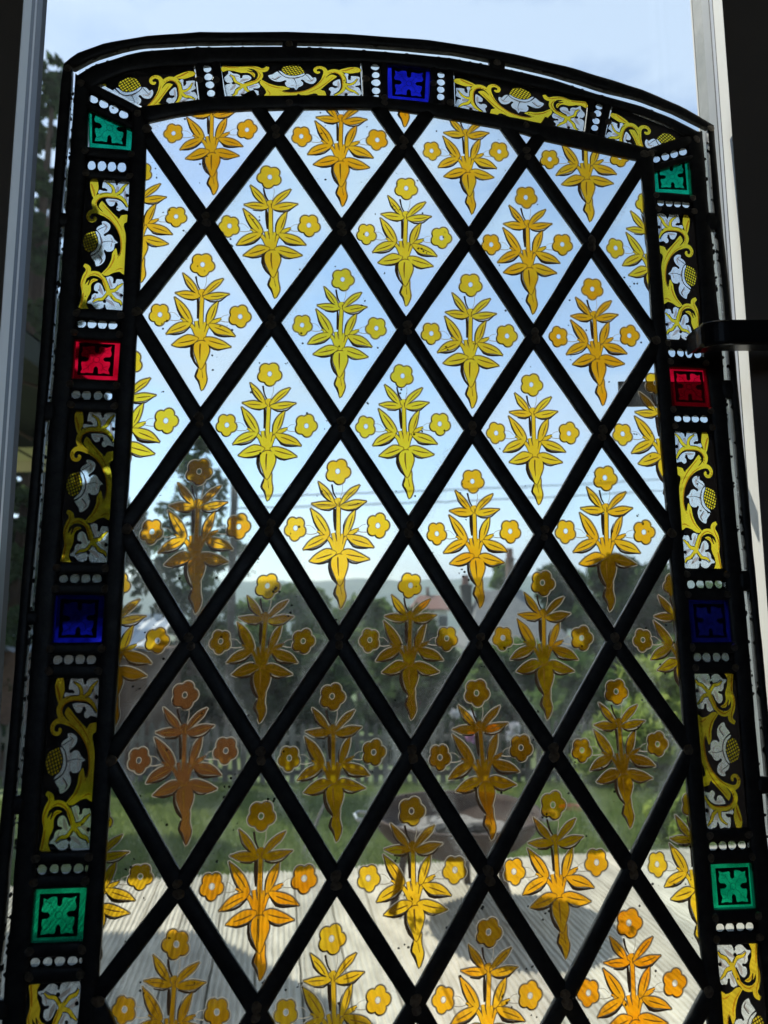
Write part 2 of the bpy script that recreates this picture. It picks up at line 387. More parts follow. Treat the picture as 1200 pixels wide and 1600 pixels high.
# ---- measured lines of the border
def line_uv(pts):
    q = sorted([P(a, b) for a, b in pts], key=lambda s: s[1]); vv = np.array([s[1] for s in q]); uu = np.array([s[0] for s in q])
    k, c = np.polyfit(vv, uu, 1)
    def f(v):
        if v < vv[0]: return float(uu[0] + k*(v-vv[0]))
        if v > vv[-1]: return float(uu[-1] + k*(v-vv[-1]))
        return float(.5*np.interp(v, vv, uu) + .5*(k*v+c))
    return f
gl_L = line_uv([(229, 240), (221.7, 407), (211.7, 587), (201.7, 767), (197, 883), (181.7, 1127), (171.7, 1250), (155, 1533)])
xi_L = line_uv([(206, 200), (203, 280), (193, 485), (189.5, 530), (183, 642), (169, 879), (165, 930), (156, 1058), (141, 1328), (135, 1384), (127, 1528)])
xo_L = line_uv([(139, 181), (134, 280), (122, 485), (120, 530), (111, 642), (94, 879), (89, 930), (80, 1058), (59, 1328), (57, 1386), (44, 1531)])
sR_L = line_uv([(117, 140), (103, 335), (91, 540), (76.5, 690), (68, 810), (56, 925), (46, 1100), (34, 1240), (25, 1350), (12, 1500)])
sL_L = line_uv([(112, 140), (97, 335), (85, 540), (70.5, 690), (62, 810), (50, 925), (38, 1100), (26, 1240), (17, 1350), (4, 1500)])
ou_L = line_uv([(101.7, 103), (93, 157), (81.7, 323), (71.7, 423), (60, 637), (43, 833), (31.7, 960), (20, 1100), (6.7, 1233)])
gl_R = line_uv([(1001.7, 288), (1013, 423), (1015, 497), (1023, 600), (1040, 797), (1045, 880), (1066.7, 1130), (1070, 1223), (1095, 1493)])
xi_R = line_uv([(1021, 280), (1025.5, 345), (1040, 535), (1044, 577), (1050.5, 676), (1067, 889), (1073.5, 937), (1082.5, 1055), (1102.5, 1295), (1108, 1349), (1118, 1476)])
xo_R = line_uv([(1077, 260), (1083, 345), (1094, 537), (1099, 577), (1111, 676), (1128, 891), (1134, 937), (1147, 1052), (1164, 1295), (1173, 1347), (1185, 1473)])
sL_R = line_uv([(1097, 226), (1105, 337), (1109, 361), (1116, 440), (1125, 548), (1131, 630), (1147, 817), (1160, 922), (1183, 1200), (1188, 1237), (1200, 1340)])
sR_R = line_uv([(1105, 226), (1112, 337), (1116, 361), (1125, 440), (1135, 548), (1140, 630), (1155, 817), (1168, 922), (1193, 1200), (1198, 1237), (1210, 1340)])
ou_R = line_uv([(1113, 200), (1124, 340), (1136, 440), (1150, 600), (1168, 800), (1180, 933), (1206, 1200)])
vtopL = P(101.7, 103)[1]; vtopR = P(1113, 200)[1]
def vline(f, v0, v1, n=40): return [(f(v0+(v1-v0)*k/(n-1)), v0+(v1-v0)*k/(n-1)) for k in range(n)]
VBOT = VB + .004
outer_arc = toP([(101.7, 103), (120, 88), (163, 71.7), (230, 60), (313, 54.3), (446.7, 54), (540, 56.7), (673, 67), (740, 77), (806, 89), (900, 111.7), (1000, 143), (1066.7, 172), (1113, 200)])
strip_up = toP([(118, 111), (147, 95), (197, 80), (223, 75), (313, 70), (442, 69.5), (540, 72), (640, 79), (707, 86), (762, 96), (800, 104), (867, 120), (933, 141), (1000, 158), (1050, 177), (1102, 203)])
strip_lo = toP([(122, 121), (147, 106), (197, 90), (223, 84), (313, 77.5), (442, 76.5), (540, 80), (640, 88), (707, 95), (762, 105), (800, 113), (867, 129), (933, 151), (1000, 169), (1050, 189), (1096, 213)])
piece_top = toP([(139, 148), (158, 134), (200, 116), (250, 109), (303, 106), (344, 102), (455, 101), (565, 101), (606, 103), (672, 110), (708, 116), (815, 136), (918, 158), (954, 170), (1000, 183), (1040, 198), (1073, 217)])
piece_bot = toP([(218, 171), (226, 170), (270, 164.5), (312, 159), (353, 154), (460, 152.5), (567, 153), (607, 157), (668, 163), (710, 170), (810, 189), (911, 209), (943, 218), (1026, 238)])
glass_top = toP([(226, 196), (235, 193), (280, 184), (333, 177), (390, 175), (473, 173), (583, 173), (620, 175), (677, 184), (780, 203), (817, 211), (850, 222), (990, 252), (1008, 256)])

# frames
ribbon('outer_lead', vline(ou_L, vtopL, VBOT), vline(sL_L, vtopL-.004, VBOT), .3)
ribbon('outer_lead', vline(sR_R, vtopR-.004, VBOT), vline(ou_R, vtopR, VBOT), .3)
ribbon('outer_lead', outer_arc, strip_up, .45)
ribbon('wide_lead', vline(sR_L, P(118, 118)[1], VBOT), vline(xo_L, P(139, 140)[1], VBOT), .1)
ribbon('wide_lead', vline(xo_R, P(1075, 215)[1], VBOT), vline(sL_R, P(1096, 208)[1], VBOT), .1)
ribbon('wide_lead', strip_lo, piece_top, .25)
ribbon('border_lead', vline(xi_L, P(208, 172)[1], VBOT), vline(gl_L, P(231, 190)[1], VBOT), .35)
ribbon('border_lead', vline(gl_R, P(998, 250)[1], VBOT), vline(xi_R, P(1020, 240)[1], VBOT), .35)
ribbon('border_lead', piece_bot, glass_top, .5)
ribbon('outer_lead', [(ou_L(VBOT), VB), (ou_R(VBOT), VB)], [(ou_L(VBOT), VB+.011), (ou_R(VBOT), VB+.011)], .6)
ribbon('border_lead', [(sR_L(VBOT), VB+.012), (sL_R(VBOT), VB+.012)], [(sR_L(VBOT), VB+.022), (sL_R(VBOT), VB+.022)], .62)

# ---- slabs of glass
def slab_mesh(name, poly, mt, w0=-1.5, w1=1.5, inset=.011):
    """closed glass slab with an 'edge' attribute that is 1 on the rim and 0 inside"""
    pts = [Vector(p) for p in poly]; n = len(pts); c = sum(pts, Vector((0, 0)))/n; ins = []
    for p in pts:
        d = c-p; ins.append(p + d*min(.85, inset*1.25/max(d.length, 1e-6)))
    vs = []; fs = []; at = []
    for wv in (w1, w0):
        for p in pts: vs.append(L3(p.x, p.y, wv*.001)); at.append(1.0)
        for p in ins: vs.append(L3(p.x, p.y, wv*.001)); at.append(0.0)
    for s, fl in ((0, 1), (2*n, -1)):
        fs.append(tuple(s+n+k for k in range(n))[::fl])
        for k in range(n): fs.append((s+k, s+(k+1) % n, s+n+(k+1) % n, s+n+k)[::fl])
    for k in range(n): fs.append((k, 2*n+k, 2*n+(k+1) % n, (k+1) % n))
    me = mesh(name, vs, fs, mt); a = me.attributes.new('edge', 'FLOAT', 'POINT'); a.data.foreach_set('value', at); return me
def clip_poly(poly, clip):
    """Sutherland-Hodgman, clip is convex and counter-clockwise"""
    out_ = [Vector(p) for p in poly]
    for a, b in zip(clip, clip[1:]+clip[:1]):
        a = Vector(a); b = Vector(b); e = b-a; inp = out_; out_ = []
        if not inp: return []
        s = inp[-1]; ds = e.x*(s.y-a.y)-e.y*(s.x-a.x)
        for p in inp:
            dp = e.x*(p.y-a.y)-e.y*(p.x-a.x)
            if dp >= 0:
                if ds < 0: out_.append(s.lerp(p, ds/(ds-dp)))
                out_.append(p)
            elif ds >= 0: out_.append(s.lerp(p, ds/(ds-dp)))
            s, ds = p, dp
    return out_
def bisect_to(me, clip, w_):
    """cut a flat painted sheet (panel coordinates) to a convex outline"""
    bm = bmesh.new(); bm.from_mesh(me)
    for a, b in zip(clip, clip[1:]+clip[:1]):
        a3 = L3(a[0], a[1], w_); b3 = L3(b[0], b[1], w_); d = (b3-a3); nrm = Vector((d.z, 0, -d.x))
        bmesh.ops.bisect_plane(bm, geom=bm.verts[:]+bm.edges[:]+bm.faces[:], plane_co=a3, plane_no=nrm, clear_outer=True, dist=1e-7)
    bm.to_mesh(me); n = len(bm.faces); bm.free(); return n

# clear edge strips
def strip_between(fa, fb, v0, v1, k=9):
    A = vline(fa, v0, v1, k); B = vline(fb, v0, v1, k); e = .0008
    return [(x-e, v) for x, v in A] + [(x+e, v) for x, v in B[::-1]]
for y0, y1 in ((137, 335), (352, 630), (657, 956), (976, 1243), (1268, 1560), (1585, 1800)):
    xs = 100 if y0 < 700 else 30
    me = slab_mesh('edge_strip', strip_between(sL_L, sR_L, P(xs, y0)[1], P(xs, y1)[1]), M['strip_glass'], -1, 1, .002); add('edge_strip', me, panel)
for y0, y1 in ((226, 337), (361, 596), (622, 893), (922, 1215), (1240, 1500), (1530, 1750)):
    me = slab_mesh('edge_strip', strip_between(sL_R, sR_R, P(1130, y0)[1], P(1130, y1)[1]), M['strip_glass'], -1, 1, .002); add('edge_strip', me, panel)
up_r = resample(strip_up, 120); lo_r = resample(strip_lo, 120)
def arc_part(x0, x1):
    u0, u1 = P(x0, 90)[0], P(x1, 90)[0]; A = [p for p in up_r if u0 <= p.x <= u1]; B = [p for p in lo_r if u0 <= p.x <= u1]
    return [(p.x, p.y+.0015) for p in A] + [(p.x, p.y-.0015) for p in B[::-1]]
for x0, x1 in ((120, 442), (463, 765), (786, 1096)):
    add('edge_strip', slab_mesh('edge_strip', arc_part(x0, x1), M['glass'], -1, 1, .0005), panel)
def lead_tab(fa, fb, px, y0, y1):
    v0, v1 = P(px, y0)[1], P(px, y1)[1]
    A = [(fa((v0+v1)/2)-.003, v0), (fb((v0+v1)/2)+.003, v0)]; B = [(x, v1) for x, _ in A]
    ribbon('lead_tab', A, B, .05, n=4)
for y0, y1 in ((333, 354), (629, 658), (955, 977), (1242, 1270), (1559, 1587)): lead_tab(sL_L, sR_L, 70, y0, y1)
for y0, y1 in ((336, 362), (595, 623), (892, 923), (1214, 1241), (1499, 1531)): lead_tab(sL_R, sR_R, 1130, y0, y1)
for x0, x1, yy in ((441, 464, 72), (763, 788, 100)):
    a = P(x0, yy-8); b = P(x0, yy+14); c = P(x1, yy-8); d = P(x1, yy+14); ribbon('lead_tab', [a, b], [c, d], .05, n=4)
# ragged bits of old cement left along the strips
M['cement'] = solid('old_glazing_cement', (.03, .028, .026), (.10, .095, .09), 200, .9, .5)
mb = MB(); rr = random.Random(11)
def cem(f, v0, v1, n, side):
    for _ in range(n):
        v = rr.uniform(v0, v1); u = f(v); s = rr.uniform(.0003, .0011)
        c = L3(u+side*rr.uniform(-.0003, .0009), v, .0012); i = len(mb.v)
        pts = [c+Vector((math.cos(a)*s*rr.uniform(.5, 1.2), 0, math.sin(a)*s*rr.uniform(.7, 2.2))) for a in [k*math.pi/3 for k in range(6)]]
        mb.v += pts + [p+Vector((0, -.0008, 0)) for p in pts]; mb.f.append(tuple(range(i, i+6))); mb.f.append(tuple(range(i+6, i+12))[::-1])
        for k in range(6): mb.f.append((i+k, i+(k+1) % 6, i+6+(k+1) % 6, i+6+k))
cem(sL_L, VB+.03, P(115, 137)[1], 90, 1); cem(sR_L, VB+.03, P(115, 137)[1], 90, -1)
cem(sL_R, VB+.03, P(1100, 226)[1], 90, 1); cem(sR_R, VB+.03, P(1100, 226)[1], 90, -1)
for p in up_r[::2]+lo_r[::2]:
    if rr.random() < .5:
        s = rr.uniform(.0003, .0009); c = L3(p.x, p.y, .0012); i = len(mb.v)
        pts = [c+Vector((math.cos(a)*s*2, 0, math.sin(a)*s)) for a in [k*math.pi/3 for k in range(6)]]
        mb.v += pts + [q+Vector((0, -.0008, 0)) for q in pts]; mb.f.append(tuple(range(i, i+6))); mb.f.append(tuple(range(i+6, i+12))[::-1])
        for k in range(6): mb.f.append((i+k, i+(k+1) % 6, i+6+(k+1) % 6, i+6+k))
o = mb.build('cement_crumbs', M['cement'], panel); o['kind'] = 'stuff'

# ---- outline helpers for painted designs (all in drawing units)
def crom(pts, sub=3, closed=True):
    pts = [Vector(p) for p in pts]; n = len(pts); o = []
    rng = range(n) if closed else range(n-1)
    for k in rng:
        if closed: a, b, c, d = pts[k-1], pts[k], pts[(k+1) % n], pts[(k+2) % n]
        else: a, b, c, d = pts[max(k-1, 0)], pts[k], pts[k+1], pts[min(k+2, n-1)]
        for s in range(sub):
            t = s/sub; o.append(.5*((2*b)+(c-a)*t+(2*a-5*b+4*c-d)*t*t+(3*b-a-3*c+d)*t**3))
    if not closed: o.append(pts[-1])
    q = [o[0]]
    for p in o[1:]:
        if (p-q[-1]).length > .8: q.append(p)
    while closed and len(q) > 3 and (q[-1]-q[0]).length <= .8: q.pop()
    return q
def grow(poly, d):
    n = len(poly); ar = sum(poly[k].x*poly[(k+1) % n].y-poly[(k+1) % n].x*poly[k].y for k in range(n)); s = 1 if ar > 0 else -1
    o = []
    for k in range(n):
        e = (poly[(k+1) % n]-poly[k-1])
        if e.length < 1e-6: o.append(poly[k]); continue
        e.normalize(); o.append(poly[k]+Vector((e.y, -e.x))*d*s)
    return o
def stroke(pts, ws, sub=3):
    P3 = [Vector((p[0], p[1], (ws[k] if isinstance(ws, (list, tuple)) else ws))) for k, p in enumerate(pts)]
    q = []
    n = len(P3)
    for k in range(n-1):
        a, b, c, d = P3[max(k-1, 0)], P3[k], P3[k+1], P3[min(k+2, n-1)]
        for s in range(sub):
            t = s/sub; q.append(.5*((2*b)+(c-a)*t+(2*a-5*b+4*c-d)*t*t+(3*b-a-3*c+d)*t**3))
    q.append(P3[-1]); A = []; B = []
    for k, p in enumerate(q):
        d = (q[min(k+1, len(q)-1)]-q[max(k-1, 0)]); d = Vector((d.x, d.y)); d = d.normalized() if d.length > 1e-6 else Vector((1, 0))
        nr = Vector((-d.y, d.x))*max(p.z, 1)*.5; c = Vector((p.x, p.y)); A.append(c+nr); B.append(c-nr)
    return [[A[k], A[k+1], B[k+1], B[k]] for k in range(len(q)-1)]
def circ(c, r, n=14, ry=None):
    ry = ry or r; return [Vector((c[0]+math.cos(2*math.pi*k/n)*r, c[1]+math.sin(2*math.pi*k/n)*ry)) for k in range(n)]
def flower(c, r, rot, n=5, m=30, dep=.20, sq=1.0):
    o = []
    for k in range(m*n//5*1):
        t = 2*math.pi*k/(m*n//5); ph = ((t-rot)*n/2/math.pi) % 1.0; phi = (ph-.5)*2*math.pi/n; rad = r*(.56*math.cos(phi)+math.sqrt(max(0, .44**2-(.56*math.sin(phi))**2)))
        o.append(Vector((c[0]+math.cos(t)*rad*sq, c[1]-math.sin(t)*rad)))
    return o
def area2(p): return sum(p[k].x*p[(k+1) % len(p)].y-p[(k+1) % len(p)].x*p[k].y for k in range(len(p)))
def ccw(items):
    o = []
    for c, p in items:
        a = area2(p)
        if abs(a) < 1e-3: continue
        o.append((c, p if a > 0 else p[::-1]))
    return o
def cdt(items, order):
    """items: list of (class, polygon). returns verts, triangles, class per triangle; the first class in `order` present wins"""
    vs = []; fs = []; cl = []; rj = random.Random(5); items = ccw(items)
    for c, poly in items:
        i = len(vs); vs += [Vector((p.x+rj.uniform(-.02, .02), p.y+rj.uniform(-.02, .02))) for p in poly]; fs.append(list(range(i, i+len(poly)))); cl.append(c)
    r = delaunay_2d_cdt(vs, [], fs, 1, 1e-4, True)
    V_, F_, OF = r[0], r[2], r[5]; rank = {c: k for k, c in enumerate(order)}; ft = []; fc = []
    for f, of in zip(F_, OF):
        if not of: continue
        c = min((cl[i] for i in of), key=lambda c: rank[c])
        if c == 'clear': continue
        for k in range(1, len(f)-1): ft.append((f[0], f[k], f[k+1])); fc.append(c)
    return [Vector((v[0], v[1])) for v in V_], ft, fc

# ---- sprig painted on each diamond pane, drawn over a 1143 x 1600 sheet
LEAVES = [
 [(375, 470), (440, 515), (490, 580), (508, 650), (480, 630), (440, 605), (400, 555)],
 [(715, 506), (640, 530), (582, 585), (555, 655), (600, 632), (645, 600), (685, 562)],
 [(320, 645), (400, 625), (470, 628), (525, 662), (480, 692), (400, 690)],
 [(768, 640), (680, 625), (600, 640), (556, 665), (600, 700), (690, 692)],
 [(312, 690), (390, 745), (440, 805), (466, 880), (445, 908), (385, 870), (340, 790)],
 [(250, 1015), (290, 950), (350, 910), (440, 905), (446, 940), (390, 985), (310, 1010)],
 [(678, 712), (620, 760), (590, 830), (588, 905), (615, 905), (655, 850), (675, 780)],
 [(832, 1015), (785, 950), (720, 915), (620, 912), (625, 950), (680, 1000), (760, 1010)],
 [(305, 1113), (360, 1055), (430, 1015), (500, 1030), (518, 1060), (470, 1105), (400, 1130), (350, 1128)],
 [(798, 1113), (730, 1060), (650, 1025), (590, 1035), (575, 1060), (620, 1110), (690, 1140), (750, 1130)],
]
BODY = [(520, 1075), (492, 1100), (486, 1160), (512, 1240), (553, 1322), (594, 1240), (620, 1160), (610, 1100), (582, 1075), (548, 1068)]
TAIL = [(540, 1290), (530, 1340), (520, 1388), (545, 1430), (565, 1512), (600, 1450), (606, 1400), (592, 1340), (590, 1262), (560, 1270)]
BR = [([(540, 600), (542, 700), (540, 900), (545, 1060), (548, 1090)], [28, 30, 32, 58, 64]),
      ([(362, 870), (430, 905), (480, 960), (520, 1050)], [8, 26, 28, 34]),
      ([(715, 862), (650, 888), (592, 950), (560, 1050)], [8, 24, 26, 34]),
      ([(380, 898), (450, 902)], [8, 30]), ([(700, 880), (630, 905)], [8, 28]),
      ([(498, 890), (508, 950), (530, 1040)], [26, 26, 30]), ([(575, 898), (566, 950), (550, 1040)], [22, 24, 28]),
      ([(525, 620), (500, 640), (490, 660)], [24, 24, 20]), ([(520, 610), (528, 650), (540, 700)], 18), ([(560, 612), (555, 650), (545, 700)], 18)]
SHADES = [([(506, 690), (510, 780), (512, 870)], [16, 20, 12]), ([(470, 1105), (468, 1180), (498, 1262), (545, 1318)], [14, 22, 18, 10]),
          ([(528, 1325), (508, 1388), (532, 1432), (560, 1512)], [12, 16, 12, 4]), ([(248, 1020), (320, 1020), (395, 997), (448, 948)], [4, 12, 12, 8]),
          ([(616, 930), (665, 1005), (745, 1022), (834, 1020)], [8, 16, 14, 4]), ([(303, 1118), (375, 1138), (455, 1122), (500, 1085)], [6, 12, 12, 10]),
          ([(590, 1080), (630, 1125), (695, 1148), (800, 1116)], [12, 12, 10, 3]), ([(452, 925), (490, 980), (508, 1045)], [12, 16, 14]),
          ([(390, 694), (465, 704), (520, 672)], [6, 11, 10]), ([(572, 692), (620, 712), (700, 702), (768, 642)], [10, 11, 9, 3]),
          ([(372, 475), (395, 560), (445, 615), (500, 650)], [4, 9, 9, 6]), ([(308, 695), (335, 795), (382, 875), (430, 905)], [4, 10, 10, 6]),
          ([(583, 905), (584, 830), (608, 765)], [8, 8, 3]), ([(484, 488), (498, 560), (522, 605)], [12, 12, 8]),
          ([(604, 1100), (618, 1160), (592, 1245)], [5, 6, 4]), ([(612, 1400), (602, 1455), (568, 1512)], [5, 6, 3])]
VEINS = [([(400, 515), (440, 560), (478, 615)], [4, 9, 5]), ([(355, 655), (410, 656), (470, 660)], [4, 9, 5]), ([(690, 530), (635, 575), (588, 628)], [4, 9, 5]),
         ([(735, 648), (680, 660), (620, 668)], [4, 9, 5]), ([(350, 740), (400, 810), (436, 872)], [5, 11, 6]), ([(285, 990), (350, 962), (415, 932)], [4, 10, 5]),
         ([(664, 748), (645, 810), (624, 868)], [4, 10, 5]), ([(795, 995), (730, 968), (662, 945)], [4, 10, 6]), ([(350, 1098), (420, 1082), (490, 1060)], [4, 12, 6]),
         ([(765, 1102), (690, 1088), (612, 1066)], [4, 11, 6]), ([(540, 1092), (541, 1160), (546, 1245)], [12, 14, 4]),
         ([(525, 905), (530, 960)], 6), ([(588, 915), (575, 985)], 6), ([(548, 630), (546, 675)], 6), ([(560, 1330), (572, 1400)], [4, 6])]
THIN = [([(575, 492), (575, 540), (560, 595)], 5), ([(264, 820), (310, 825), (350, 862)], 4.5), ([(262, 888), (310, 895), (362, 888)], 8),
        ([(775, 825), (735, 835), (706, 862)], 4.5), ([(792, 892), (740, 890), (698, 880)], 8)]
FL = [((538, 387), 108, R(92), .21, 1.0), ((183, 840), 103, R(80), .21, .90), ((873, 838), 106, R(100), .21, .93)]
def sprig_template(seed):
    rs = random.Random(seed); items = []
    def jit(p, a=4): return (p[0]+rs.uniform(-a, a), p[1]+rs.uniform(-a, a))
    for lf in LEAVES:
        c0_ = (sum(p[0] for p in lf)/len(lf), sum(p[1] for p in lf)/len(lf)); tip = lf[0]; ax_ = Vector((tip[0]-c0_[0], tip[1]-c0_[1])).normalized(); lf2 = []
        for p in lf:
            d_ = Vector((p[0]-c0_[0], p[1]-c0_[1])); al = d_.dot(ax_); pe = d_ - ax_*al; q_ = Vector(c0_) + ax_*al*1.05 + pe*.84; lf2.append((q_.x, q_.y))
        t0_ = Vector(lf2[0]); mid_ = [jit(p, 4) for p in lf2[1:]]; pl = crom([t0_, t0_.lerp(Vector(mid_[0]), .16)]+mid_+[t0_.lerp(Vector(mid_[-1]), .16)], 3); items.append(('leaf%d' % len(items), pl)); items.append(('sep%d' % (len(items)-1), grow(pl, 6))); items.append(('line', grow(pl, 7.5))); items.append(('halo', grow(pl, 13)))
    for b in (BODY, TAIL):
        pl = crom([jit(p, 3) for p in b], 3); items.append(('line', grow(pl, 7.5))); items.append(('halo', grow(pl, 13)))
        if b is BODY: items.append(('leafB', pl)); items.append(('sepB', grow(pl, 8)))
        else: items.append(('stain', pl))
    for p_, w_ in BR:
        for q in stroke([jit(p, 2) for p in p_], w_, 2): items.append(('stain', q))
        for q in stroke(p_, [x+15 for x in w_] if isinstance(w_, list) else w_+15, 2): items.append(('line', q))
    for c, r, rot, dep, sq in FL:
        c = jit(c, 5); rot += rs.uniform(-.3, .3); pl = flower(c, r-5, rot, 5, 40, dep, sq); items.append(('stain', pl)); items.append(('line', grow(pl, 8))); items.append(('halo', grow(pl, 14)))
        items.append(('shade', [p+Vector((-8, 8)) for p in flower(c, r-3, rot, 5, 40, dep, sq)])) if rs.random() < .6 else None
        cc = (c[0]+rs.uniform(-4, 4), c[1]+rs.uniform(-4, 4)); items.append(('hole', circ(cc, 17, 12, 20))); items.append(('ring', circ(cc, 23, 12, 26)))
    for p_, w_ in SHADES:
        for q in stroke([jit(p, 2) for p in p_], [x*rs.uniform(.95, 1.6) for x in w_], 2): items.append(('shade', q))
    for p_, w_ in VEINS:
        for q in stroke([jit(p, 3) for p in p_], w_, 2): items.append(('vein', q))
    for p_, w_ in THIN:
        for q in stroke(p_, w_, 3): items.append(('halo', q))
    order = ['hole', 'ring', 'vein', 'stain', 'shade', 'line']
    vs = []; fs = []; cl = []; rj = random.Random(5); its = ccw(items)
    for c, poly in its:
        i = len(vs); vs += [Vector((p.x+rj.uniform(-.02, .02), p.y+rj.uniform(-.02, .02))) for p in poly]; fs.append(list(range(i, i+len(poly)))); cl.append(c)
    rr_ = delaunay_2d_cdt(vs, [], fs, 1, 1e-4, True); V_ = [Vector((v[0], v[1])) for v in rr_[0]]; T_ = []; C_ = []
    for f, of in zip(rr_[2], rr_[5]):
        sset = {cl[k] for k in of}
        if not sset: continue
        own = {x[4:] for x in sset if x.startswith('leaf')}; seps = {x[3:] for x in sset if x.startswith('sep')}
        if 'hole' in sset: c = 'hole'
        elif 'ring' in sset: c = 'ring'
        elif 'vein' in sset and (own or 'stain' in sset): c = 'vein'
        elif own: c = 'stain'
        elif 'stain' in sset: c = 'vein' if seps else 'stain'
        elif 'shade' in sset: c = 'shade'
        elif 'vein' in sset: c = 'vein'
        elif 'line' in sset: c = 'line'
        else: c = 'halo'
        for k in range(1, len(f)-1): T_.append((f[0], f[k], f[k+1])); C_.append(c)
    keep = [(t, c) for t, c in zip(T_, C_) if c != 'hole']
    # drawing units -> offsets from the pane's centre, through the photograph's scale
    c0 = (0.0, 1*UJ); out_v = []
    for v in V_:
        pu = P(540+v.x/5.714, 520+v.y/5.714); out_v.append(Vector((pu[0]-c0[0], pu[1]-c0[1])))
    idx = {'halo': 4, 'ring': 4, 'line': 0, 'stain': 1, 'vein': 2, 'shade': 3}
    return out_v, [t for t, _ in keep], [idx[c] for _, c in keep]
SPR = [sprig_template(s) for s in (1, 2, 3, 4, 5, 6, 7)]

# ---- lattice
MEAS = {(1,0):(430.5,211),(3,0):(631,229),(5,0):(822,244.5),(0,1):(322.7,347),(2,1):(533.5,361.5),(4,1):(732,375),(6,1):(922,384),
(1,2):(425,505),(3,2):(633.5,516),(5,2):(833,527),(0,3):(313,659),(2,3):(532,666),(4,3):(737.5,673),(6,3):(938,679),
(1,4):(421,825),(3,4):(638,828),(5,4):(847.5,834),(0,5):(297.5,1003),(2,5):(529,1001),(4,5):(747.5,1001.5),(6,5):(959,1002.5),
(1,6):(408,1180),(3,6):(641.7,1177),(5,6):(863.5,1174),(0,7):(280,1386),(2,7):(526,1374),(4,7):(761,1366),(6,7):(985,1357),
(1,8):(402,1578),(3,8):(649,1567),(5,8):(882,1557),
(-1,0):(224,206),(7,0):(1010,246),(-1,2):(208,490),(7,2):(1028,535),(-1,4):(192,828),(7,4):(1052,834),(-1,6):(168,1187),(7,6):(1078,1170),(-1,8):(147,1560),(7,8):(1110,1545)}
def X(i, j):
    if (i, j) in MEAS: return Vector(P(*MEAS[(i, j)]))
    return Vector(((i-3)*UI, -(j-4)*UJ))
# convex outline of the lattice light, slightly under the leads
ins = .0035
clipL = [(gl_L(v)-ins, v) for v in (P(226, 213)[1], VB+.021)]
clipR = [(gl_R(v)+ins, v) for v in (VB+.021, P(1008, 252)[1]+.001)]
arc_c = [(a, b+ins) for a, b in toP([(1000, 254), (850, 220), (780, 203), (677, 185), (583, 173), (430, 173), (333, 176.5), (235, 193)])]
CLIP = clipL + clipR + arc_c     # counter-clockwise: down the left, up the right, back along the arch
JMAX = 10
lights = random.Random(21)
def cell(i, j): return [X(i, j-1), X(i-1, j), X(i, j+1), X(i+1, j)]
for j in range(-1, JMAX+2):
    for i in range(-1, 8):
        if (i+j) % 2: continue
        poly = clip_poly(cell(i, j), CLIP)
        if len(poly) < 3: continue
        area = abs(sum(poly[k].x*poly[(k+1) % len(poly)].y-poly[(k+1) % len(poly)].x*poly[k].y for k in range(len(poly))))/2
        if area < 2e-5: continue
        q = add('diamond_pane' if len(poly) == 4 and 0 <= i <= 6 and j > 0 else 'cut_pane', slab_mesh('pane', poly, M['pane_glass']), panel)
        V_, T_, C_ = SPR[lights.randrange(7)]
        # map the template to this pane: local stretch of its cell, slight turn and shift by hand
        c = sum(cell(i, j), Vector((0, 0)))/4; cl = cell(i, j)
        ax = (cl[3]-cl[1])/2/UI; ay = (cl[0]-cl[2])/2/UJ; s = 1+lights.uniform(-.045, .035); th = lights.uniform(-.05, .05); ct, st = math.cos(th)*s, math.sin(th)*s
        mir = -1 if lights.random() < .0 else 1; sh = Vector((lights.uniform(-.0015, .0015), lights.uniform(-.002, .002)))
        vs = []
        for v in V_:
            x, y = v.x*mir, v.y; x, y = x*ct-y*st, x*st+y*ct; p = c+ax*x+ay*y+sh; vs.append(L3(p.x, p.y, -.0017))
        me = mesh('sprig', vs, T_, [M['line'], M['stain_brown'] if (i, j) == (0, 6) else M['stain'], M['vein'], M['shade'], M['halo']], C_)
        nf = bisect_to(me, [tuple(p) for p in poly], -.0017)
        if nf: add('painted_sprig', me, q)

# ---- diagonal leads
def run(i, j, di):
    pts = []
    while j <= JMAX+1:
        pts.append(X(i, j)); i += di; j += 1
        if i < -1 or i > 7: break
    return pts
def came(pts, dz):
    if len(pts) < 2: return
    d0 = (pts[0]-pts[1]).normalized(); d1 = (pts[-1]-pts[-2]).normalized(); pts = [pts[0]+d0*.002]+pts[1:-1]+[pts[-1]+d1*.002]
    A, B = offset_line(resample(pts, max(4, int(len(pts)*7))), .00505); ribbon('diagonal_lead', A, B, dz, n=len(A))
top_ext = []
def inside(p):
    return len(clip_poly([p+Vector((-.0001, 0)), p+Vector((.0001, 0)), p+Vector((0, .0001))], [(a[0]*1.02, a[1]+.002) for a in CLIP])) > 0
for i0 in (1, 3, 5):
    for di in (1, -1):
        pts = run(i0, 0, di); d = pts[0]-pts[1]; pts = [pts[0]+d*.40]+pts; came(pts, 0.0 if di > 0 else .22)
came(run(-1, 0, 1), 0.0); came(run(7, 0, -1), .22)
for j0 in (2, 4, 6, 8, 10):
    came(run(-1, j0, 1), 0.0); came(run(7, j0, -1), .22)
